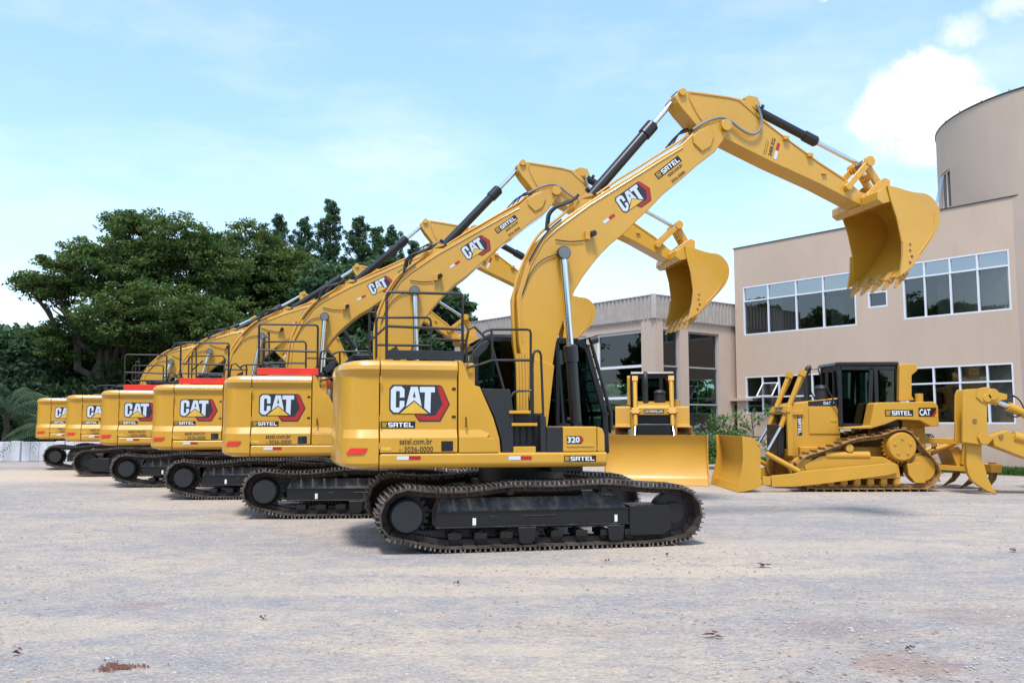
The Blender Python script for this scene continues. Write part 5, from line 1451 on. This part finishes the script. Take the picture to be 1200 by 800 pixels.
def broad_tree(name, base, h, blobs, seed, label, group, mat='leafA', size=.12, per=70, dens=1.0, trunk=.32, cs=.55, mesh_name='crown'):
    """blobs: (dx,dy,z,rx,ry,rz) ellipsoids; clumps near their surfaces give an uneven outline"""
    rng = np.random.RandomState(seed); root = empty(name, base)
    cen = []; rad = []; tone = []
    mb = MB(); fork = (0, 0, h * .28)
    limb(mb, (0, 0, -.1), fork, trunk, trunk * .75, rng)
    for (dx, dy, z, rx, ry, rz) in blobs:
        limb(mb, fork, (dx, dy, z), trunk * .6, .05, rng, 7, .5)
        n = int(dens * 14 * (rx * ry + rx * rz + ry * rz))
        for k in range(n):
            d = rng.normal(size=3); d /= np.linalg.norm(d)
            rr = .55 + .5 * rng.rand() if rng.rand() < .85 else rng.rand() * .6
            c_ = np.array([dx + d[0] * rx * rr, dy + d[1] * ry * rr, z + d[2] * rz * rr])
            if c_[2] < .6: continue
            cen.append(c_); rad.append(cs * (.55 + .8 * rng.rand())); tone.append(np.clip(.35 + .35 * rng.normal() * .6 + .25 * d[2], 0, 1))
            if rng.rand() < .10: limb(mb, (dx * .7, dy * .7, z * .8), c_, .05, .012, rng, 5, .4)
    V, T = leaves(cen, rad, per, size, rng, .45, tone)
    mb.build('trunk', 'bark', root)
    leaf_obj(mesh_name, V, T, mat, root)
    tag(root, label, 'tree', group); return root
def px(u, v, Yd): d = ray(u, v); k = Yd / d[1]; return (d[0] * k, Yd, CH + d[2] * k)
GT = 'trees behind the excavators'
# big broadleaf, crown blobs set by pixel centre and size at distance YT
def blobs_px(base, Yd, lst):
    out = []
    for (u, v, ru, rv, dy) in lst:
        p = px(u, v, Yd + dy); k = (Yd + dy) / FPX
        out.append((p[0] - base[0], dy, p[2], ru * k, ru * k * .9, rv * k))
    return out
YT = 44.
b1_ = (px(120, 500, YT)[0], YT, 0)
broad_tree('broadleaf_tree', b1_, 9.5, blobs_px(b1_, YT, [(190, 285, 62, 34, 0), (120, 315, 70, 36, -1), (62, 338, 40, 20, 0), (36, 330, 22, 9, 0), (235, 320, 60, 45, 1), (170, 370, 80, 40, -2), (95, 400, 60, 30, 1), (250, 390, 60, 45, -1), (200, 425, 80, 30, 2), (150, 262, 28, 14, 0)]), 11,
           'wide spreading dark green broadleaf tree left of the excavator booms', GT, per=80, cs=.50, trunk=.45, size=.085, dens=1.15)
b2_ = (px(300, 500, YT + 6)[0], YT + 6, 0)
broad_tree('broadleaf_tree', b2_, 9, blobs_px(b2_, YT + 6, [(290, 310, 50, 50, 0), (330, 340, 50, 50, 0), (270, 370, 50, 50, 0), (350, 395, 60, 45, 0), (300, 420, 60, 40, 0)]), 12,
           'rounder broadleaf tree between the spreading tree and the pointed conifers', GT, per=80, cs=.52, size=.092, dens=1.15)
b3_ = (px(20, 500, YT + 5)[0], YT + 5, 0)
broad_tree('broadleaf_tree', b3_, 5, blobs_px(b3_, YT + 5, [(20, 410, 50, 28, 0), (70, 430, 50, 30, 0), (-20, 420, 40, 40, 0), (115, 450, 50, 30, 1)]), 13,
           'low dark broadleaf tree at the left edge behind the palm', GT, mat='leafB', per=80, cs=.7, size=.17)
def conifer(u, vtop, Yd, w, seed, label):
    rng = np.random.RandomState(seed); x = px(u, 490, Yd)[0]; ht = px(u, vtop, Yd)[2]; root = empty('conifer_tree', (x, Yd, 0))
    mb = MB(); limb(mb, (0, 0, -.1), (0, 0, ht * .97), .22, .02, rng, 10, .05)
    cen = []; rad = []; tone = []
    nb_ = int(ht * 12)
    for k in range(nb_):
        t = k / nb_; z = ht * (.10 + .88 * t); R_ = (w * 1.3 * (1 - t) ** .8 * rng.uniform(.45, 1.25) + .10) * (1 if rng.rand() > .12 else 1.5)
        a = rng.rand() * 6.28; up = rng.uniform(.15, .9) * R_
        tipp = np.array([R_ * math.cos(a), R_ * math.sin(a), z + up]); tb = rng.rand() * .8
        if tipp[2] > ht: tipp[2] = ht
        limb(mb, (0, 0, z - .2), tipp, .045, .01, rng, 4, .3)
        m_n = max(2, int(R_ / .22))
        for j in range(m_n):
            f_ = (j + 1) / m_n; q_ = tipp * np.array([f_, f_, 0]) + np.array([0, 0, z - .2 + (tipp[2] - z + .2) * f_]) + rng.normal(size=3) * .07
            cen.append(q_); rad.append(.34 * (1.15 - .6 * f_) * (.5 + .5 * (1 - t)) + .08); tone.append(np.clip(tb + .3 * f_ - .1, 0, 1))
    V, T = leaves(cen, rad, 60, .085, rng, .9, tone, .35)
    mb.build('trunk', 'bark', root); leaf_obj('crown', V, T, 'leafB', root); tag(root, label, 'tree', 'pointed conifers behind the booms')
for i, (u, vt, Yd, w, l) in enumerate([(383, 230, 52, 2.0, 'tallest pointed conifer behind the booms'), (352, 252, 54, 2.2, 'conifer just left of the tallest pointed one'), (322, 248, 55, 2.0, 'leftmost conifer beside the broadleaf trees'),
        (418, 250, 50, 2.1, 'conifer just right of the tallest pointed one'), (440, 262, 53, 2.0, 'slim conifer fourth in from the right end of the clump'), (458, 264, 50, 1.9, 'conifer third in from the right end of the clump'),
        (484, 280, 52, 2.0, 'shorter conifer second in from the right end of the clump'), (525, 320, 50, 1.8, 'rightmost low conifer seen between the booms and the pavilion')]):
    conifer(u, vt, Yd, w, 40 + i, l)
b4_ = (px(470, 500, 47)[0], 47, 0)
broad_tree('broadleaf_tree', b4_, 7, blobs_px(b4_, 47, [(400, 350, 50, 45, 0), (455, 350, 50, 45, 0), (505, 365, 42, 40, 0), (530, 385, 28, 45, 0), (420, 420, 60, 40, 0), (490, 430, 60, 40, 0), (560, 440, 30, 30, 0)]), 14,
           'dense dark tree filling the gap under the booms below the conifers', GT, mat='leafB', per=80, cs=.65, size=.16)
# undergrowth bank behind the white wall
rng = np.random.RandomState(9); cen = []; rad = []
for k in range(5200):
    x = rng.uniform(-36, 3); y = rng.uniform(39, 50); z = .2 + (y - 39) * .22 + rng.rand() * (1.6 + (y - 39) * .22); cen.append((x, y, z)); rad.append(.5 + .4 * rng.rand())
M['leafD'] = leaf_mat('dark understorey foliage', (.014, .034, .016), (.028, .06, .026), (.05, .09, .035))
V, T = leaves(cen, rad, 26, .17, rng, .7); o = leaf_obj('undergrowth', V, T, 'leafD', None); tag(o, 'dense dark undergrowth behind the white wall and the excavators', 'undergrowth', kind='stuff')
M['earth'] = pmat('dark earth bank', (.035, .04, .022), .95, scale=1.5)
mb = MB(); mb.add([(-60, 38.5, 0), (4, 38.5, 0), (4, 52, 3.2), (-60, 52, 3.2), (4, 70, 3.2), (-60, 70, 3.2), (4, 90, -.1), (-60, 90, -.1)], [(0, 1, 2, 3), (3, 2, 4, 5), (5, 4, 6, 7)]); o = mb.build('earth_bank', 'earth', None, smooth=0); tag(o, kind='structure')
# palm at the left edge
def palm(u, Yd, h, n, seed, label, L0=2.6):
    rng = np.random.RandomState(seed); x = px(u, 490, Yd)[0]; root = empty('palm_tree', (x, Yd, 0)); mb = MB()
    limb(mb, (0, 0, -.1), (0, 0, h), .16, .12, rng); mb.build('trunk', 'bark', root)
    V = []; T = []
    for k in range(n):
        a = rng.rand() * 6.28; el = rng.uniform(.1, 1.3); L_ = L0 * rng.uniform(.8, 1.1); dirx = np.array([math.cos(a), math.sin(a), 0]); side = np.array([-dirx[1], dirx[0], 0]); P0 = np.array([0, 0, h]); tn = rng.rand()
        for j in range(26):
            t = j / 25; p = P0 + dirx * L_ * t * math.cos(el) + np.array([0, 0, L_ * (math.sin(el) * t - .75 * t * t)])
            for s in (-1, 1):
                l = .55 * math.sin(math.pi * (t * .85 + .12)) ; q = p + side * s * l * .8 + dirx * l * .5 - np.array([0, 0, l * .45]); w = dirx * .02
                V += [p - w, p + w, q + w * .3, q - w * .3]; T.append(tn)
    leaf_obj('frond', np.array(V), np.array(T), 'leafP', root); tag(root, label, 'palm', 'palms by the white wall')
palm(8, 37.6, 2.0, 34, 3, 'palm with arching fronds at the left edge above the white wall', 3.9)
palm(60, 37.8, 1.2, 18, 4, 'smaller palm just right of the one at the left edge')
# white wall
M['wwall'] = pmat('white painted panel', (.62, .63, .68), .6, var=.12, scale=1.2)
ww = empty('white_wall', (0, 36.2, 0)); x = -33.0; k = 0; zt1 = px(100, 517.5, 36)[2]
while x < -12.5:
    mb = MB(); w_ = .36; th = .06 if k % 5 else .16
    mb.bx(x + .006, x + w_ - .006, -th, .1, .0, zt1 + (0 if k % 5 else .03)); mb.build('panel' if k % 5 else 'post', 'wwall', ww, .01); x += w_; k += 1
tag(ww, 'low white panelled wall at the left edge of the yard below the trees', 'wall')

# shrubs and grass by the buildings
def sapling(u, v0, vtop, Yd, seed, label, spread=.9, n=26, name='sapling'):
    rng = np.random.RandomState(seed); x = px(u, 490, Yd)[0]; h = px(u, vtop, Yd)[2]; root = empty(name, (x, Yd, 0)); mb = MB()
    limb(mb, (0, 0, -.1), (0, 0, h * .95), .03, .01, rng); cen = []; rad = []
    for k in range(n):
        z = h * rng.uniform(.35, 1.0); a = rng.rand() * 6.28; rr = spread * rng.rand() ** .7; c_ = (rr * math.cos(a), rr * math.sin(a), z); cen.append(c_); rad.append(.13 + .14 * rng.rand()); mb.tube([(0, 0, z * .8), c_], .006, 4)
    mb.build('stem', 'bark', root); V, T = leaves(cen, rad, 16, .055, rng, .8); leaf_obj('foliage', V, T, 'leafC', root); tag(root, label, 'shrub', 'young shrubs by the buildings')
sapling(881, 545, 478, 27.5, 21, 'thin sapling with sparse leaves before the lower left window of the beige building', .75, 34)
for i, (u, vt, Yd, sp) in enumerate([(848, 488, 31.5, .55), (826, 508, 31, .42), (866, 506, 32, .42), (838, 520, 30.5, .4), (806, 512, 30.6, .4)]):
    sapling(u, 545, vt, Yd, 60 + i, ['tallest feathery shrub between the pavilion and the beige building', 'shrub just left of the tallest feathery one by the pavilion', 'shrub at the corner of the beige building', 'lowest shrub in front of the gap between the buildings', 'leftmost shrub right behind the front facing bulldozer'][i], sp, 46, 'shrub')
# garden seen through the pavilion
rng = np.random.RandomState(19)
for i, (x, y, h) in enumerate([(4, 56, 5.2), (9.5, 60, 5.6), (-1, 58, 5.0), (14, 58, 5.0), (-5, 62, 5.2)]):
    broad_tree('garden_tree', (x, y, 0), h, [(0, 0, h * .55, 2.6, 2.2, h * .38), (1.4, 0, h * .45, 2, 2, h * .35)], 80 + i, ['garden tree seen through the left glazing of the pavilion', 'garden tree seen through the right glazing of the pavilion', 'garden tree behind the left end of the pavilion', 'garden tree behind the beige building', 'farthest left garden tree behind the pavilion'][i], 'garden trees behind the pavilion', mat='leafC', size=.2, per=40, cs=.7, trunk=.18, dens=.6)
# trees outside the frame at the left whose reflections stand in the windows
YL = [(-38, 34, 13), (-39, 28, 12.2), (-37, 22, 13.4), (-38, 16, 12.4), (-39, 10, 13.6), (-38, 4, 12.6), (-39, -3, 12.8), (-38, -10, 12), (-30, -24, 10), (-20, -30, 11), (-9, -33, 10), (2, -32, 11), (13, -33, 10), (24, -30, 11)]
for i, (x, y, h) in enumerate(YL):
    back = i >= 8
    broad_tree('yard_tree', (x, y, 0), h, [(0, 0, h * .64, 3.7, 3.7, h * .33), (1.2, 2.2, h * .42, 3.0, 3.4, h * .34), (-1, -2.2, h * .42, 3.0, 3.4, h * .34)] if not back else [(0, 0, h * .6, 4.6, 3, h * .36), (3.2, 0, h * .4, 3.4, 3, h * .34), (-3.2, 0, h * .4, 3.4, 3, h * .34)], 100 + i,
               'tree outside the frame at the left, seen only as a reflection in the windows' if not back else 'tree behind the camera, seen only as a reflection in dark glass', 'trees left of the frame' if not back else 'trees behind the camera', size=.30, per=34, cs=.85, dens=.55)
# grass strips
def grass(name, corners, n, seed, label, hgt=.16):
    rng = np.random.RandomState(seed); A_, B_, C_, D_ = [np.array(c) for c in corners]; V = []; T = []
    for k in range(n):
        s, t = rng.rand(), rng.rand(); p = (A_ * (1 - s) + B_ * s) * (1 - t) + (D_ * (1 - s) + C_ * s) * t; a = rng.rand() * 6.28; w = np.array([math.cos(a), math.sin(a), 0]) * .012; q = p + np.array([rng.normal() * .05, rng.normal() * .05, hgt * rng.uniform(.5, 1.3)])
        V += [p - w, p + w, q + w * .2, q - w * .2]; T.append(rng.rand())
    o = leaf_obj(name, np.array(V), np.array(T), 'leafC', None); tag(o, label, 'grass', kind='stuff')
e0 = W.P(-1.5, 0, 0); 
grass('grass', [W.P(-1.5, 0, .9), W.P(sL, 0, .9), W.P(sL, 0, .02), W.P(-1.5, 0, .02)], 26000, 5, 'green grass along the foot of the beige building', .20)
grass('grass', [WR.P(0, 0, 1.0), WR.P(6, 0, 1.0), WR.P(6, 0, .05), WR.P(0, 0, .05)], 9000, 6, 'grass at the foot of the pavilion')
grass('grass', [WL.P(0, 0, 1.0), WL.P(12, 0, 1.0), WL.P(12, 0, .05), WL.P(0, 0, .05)], 12000, 8, 'grass along the left side of the pavilion')
M['lawn'] = pmat('lawn soil', (.10, .15, .05), .95, scale=8)
mb = MB(); W.boxs(mb, -2, sL + .3, -.02, .012, 1.0, .003); W_ = mb.build('verge', 'lawn', None, smooth=0); tag(W_, kind='structure')

# ================================================================== SKY AND LIGHT
w = bpy.data.worlds.new('World'); SC.world = w; w.use_nodes = True; nt = w.node_tree; nt.nodes.clear()
SUN_EL, SUN_AZ = R(64), math.atan2(-.45, -.62)   # azimuth vector (x,y)=(-.45,-.62)
out = nt.nodes.new('ShaderNodeOutputWorld'); bg = nt.nodes.new('ShaderNodeBackground'); bg.inputs[1].default_value = .15
sky = nt.nodes.new('ShaderNodeTexSky'); sky.sky_type = 'NISHITA'; sky.sun_disc = False; sky.sun_elevation = SUN_EL; sky.sun_rotation = SUN_AZ; sky.air_density = 1.0; sky.dust_density = .4; sky.ozone_density = 1.2
tc = nt.nodes.new('ShaderNodeTexCoord'); gv = tc.outputs['Generated']
def mth(op, a, b=None, c=None, clamp=False):
    n = nt.nodes.new('ShaderNodeMath'); n.operation = op; n.use_clamp = clamp
    for i, x in enumerate((a, b, c)):
        if x is None: continue
        if isinstance(x, (int, float)): n.inputs[i].default_value = x
        else: nt.links.new(x, n.inputs[i])
    return n.outputs[0]
def smooths(x, a, b):
    n = nt.nodes.new('ShaderNodeMapRange'); n.interpolation_type = 'SMOOTHSTEP'
    n.inputs[1].default_value = a; n.inputs[2].default_value = b; n.inputs[3].default_value = 0; n.inputs[4].default_value = 1
    nt.links.new(x, n.inputs[0]); return n.outputs[0]
sep = nt.nodes.new('ShaderNodeSeparateXYZ'); nt.links.new(gv, sep.inputs[0])
wisp = noise(nt, 3.0, 8, .6, gv, (1, 1, 3.2)); wisp2 = noise(nt, 1.3, 5, .5, gv, (1, 1, 2.2))
hz = smooths(sep.outputs[2], .42, -.05)
mask = mth('MULTIPLY', smooths(mth('ADD', wisp, mth('MULTIPLY', wisp2, .7)), .72, 1.25), .8)
mask = mth('MAXIMUM', mask, mth('MULTIPLY', hz, .85))
puff = noise(nt, 16, 9, .62, gv); puff2 = noise(nt, 6, 4, .5, gv)
def warp(scale, amt, src):
    n = nt.nodes.new('ShaderNodeTexNoise'); n.inputs['Scale'].default_value = scale; n.inputs['Detail'].default_value = 9; n.inputs['Roughness'].default_value = .62; nt.links.new(gv, n.inputs['Vector'])
    a_ = nt.nodes.new('ShaderNodeVectorMath'); a_.operation = 'SUBTRACT'; a_.inputs[1].default_value = (.5, .5, .5); nt.links.new(n.outputs['Color'], a_.inputs[0])
    b2 = nt.nodes.new('ShaderNodeVectorMath'); b2.operation = 'SCALE'; b2.inputs['Scale'].default_value = amt; nt.links.new(a_.outputs[0], b2.inputs[0])
    c2 = nt.nodes.new('ShaderNodeVectorMath'); c2.operation = 'ADD'; nt.links.new(b2.outputs[0], c2.inputs[0]); nt.links.new(src, c2.inputs[1]); return c2.outputs[0]
wv_ = warp(40, .022, warp(13, .06, gv))
def blob(u, v, rad, soft=.35, amp=.55, asp=1.0):
    d = Vector(ray(u, v)).normalized(); sb = nt.nodes.new('ShaderNodeVectorMath'); sb.operation = 'SUBTRACT'; sb.inputs[1].default_value = d; nt.links.new(wv_, sb.inputs[0])
    scl = nt.nodes.new('ShaderNodeVectorMath'); scl.operation = 'MULTIPLY'; scl.inputs[1].default_value = (1, 1, asp); nt.links.new(sb.outputs[0], scl.inputs[0])
    ln = nt.nodes.new('ShaderNodeVectorMath'); ln.operation = 'LENGTH'; nt.links.new(scl.outputs[0], ln.inputs[0])
    x = mth('DIVIDE', ln.outputs['Value'], rad)
    x = mth('ADD', x, mth('MULTIPLY', mth('SUBTRACT', puff2, .5), .3))
    return smooths(x, 1.0, 1.0 - soft)
cum = None
for a in ((1075, 120, .064, .35, 0, 1.15), (1030, 140, .042, .45, 0, 1.5), (1120, 132, .042, .45, 0, 1.5), (1082, 92, .036, .3, 0, 1.2), (1135, 36, .028, .97, 0, 1.6), (1192, 12, .032, .97, 0, 1.7), (965, 0, .016, .8, 0, 1.4), (1090, 165, .09, .98, 0, 2.6)):
    x = blob(*a)
    if a[3] > .9 and a[4] == 0 and a[2] < .05: x = mth('MULTIPLY', x, .55)
    cum = x if cum is None else mth('MAXIMUM', cum, x)
mxs = nt.nodes.new('ShaderNodeMixRGB'); 
hcol = nt.nodes.new('ShaderNodeMixRGB'); hcol.inputs[1].default_value = (1.35, 2.38, 3.10, 1); hcol.inputs[2].default_value = (2.75, 3.15, 3.4, 1); nt.links.new(smooths(sep.outputs[2], .34, .02), hcol.inputs[0])
hc2 = nt.nodes.new('ShaderNodeMixRGB'); hc2.inputs[2].default_value = (2.7, 3.2, 3.4, 1); nt.links.new(hcol.outputs[0], hc2.inputs[1]); nt.links.new(mth('MULTIPLY', smooths(wisp, .40, .66), .95), hc2.inputs[0]); nt.links.new(hc2.outputs[0], mxs.inputs[2])
mask = mth('MAXIMUM', mask, .42)
nt.links.new(mask, mxs.inputs[0]); nt.links.new(sky.outputs[0], mxs.inputs[1])
mxc = nt.nodes.new('ShaderNodeMixRGB'); 
ccol = nt.nodes.new('ShaderNodeMixRGB'); ccol.inputs[1].default_value = (2.72, 2.86, 3.02, 1); ccol.inputs[2].default_value = (3.9, 3.9, 3.9, 1); nt.links.new(smooths(puff, .34, .50), ccol.inputs[0]); nt.links.new(ccol.outputs[0], mxc.inputs[2])
nt.links.new(cum, mxc.inputs[0]); nt.links.new(mxs.outputs[0], mxc.inputs[1])
nt.links.new(mxc.outputs[0], bg.inputs[0]); nt.links.new(bg.outputs[0], out.inputs[0])
sl = bpy.data.lights.new('sun', 'SUN'); sl.energy = 1.9; sl.angle = R(12); sl.color = (1, .95, .87)
so = bpy.data.objects.new('sun', sl); COL.objects.link(so)
dv = Vector((math.sin(SUN_AZ) * math.cos(SUN_EL), math.cos(SUN_AZ) * math.cos(SUN_EL), math.sin(SUN_EL)))
dv = Vector((-.16, -.80, 0)).normalized() * math.cos(SUN_EL) + Vector((0, 0, math.sin(SUN_EL)))
so.rotation_euler = dv.to_track_quat('Z', 'Y').to_euler(); so.location = (-10, -10, 30)
sky.sun_rotation = math.atan2(dv.x, dv.y)
SC.view_settings.view_transform = 'Standard'; SC.view_settings.look = 'None'; SC.view_settings.exposure = 1.15; SC.view_settings.gamma = 1
SC.render.resolution_x = 1024; SC.render.resolution_y = 682
SC.render.engine = 'CYCLES'
try:
    SC.cycles.max_bounces = 8; SC.cycles.transparent_max_bounces = 16
except Exception: pass
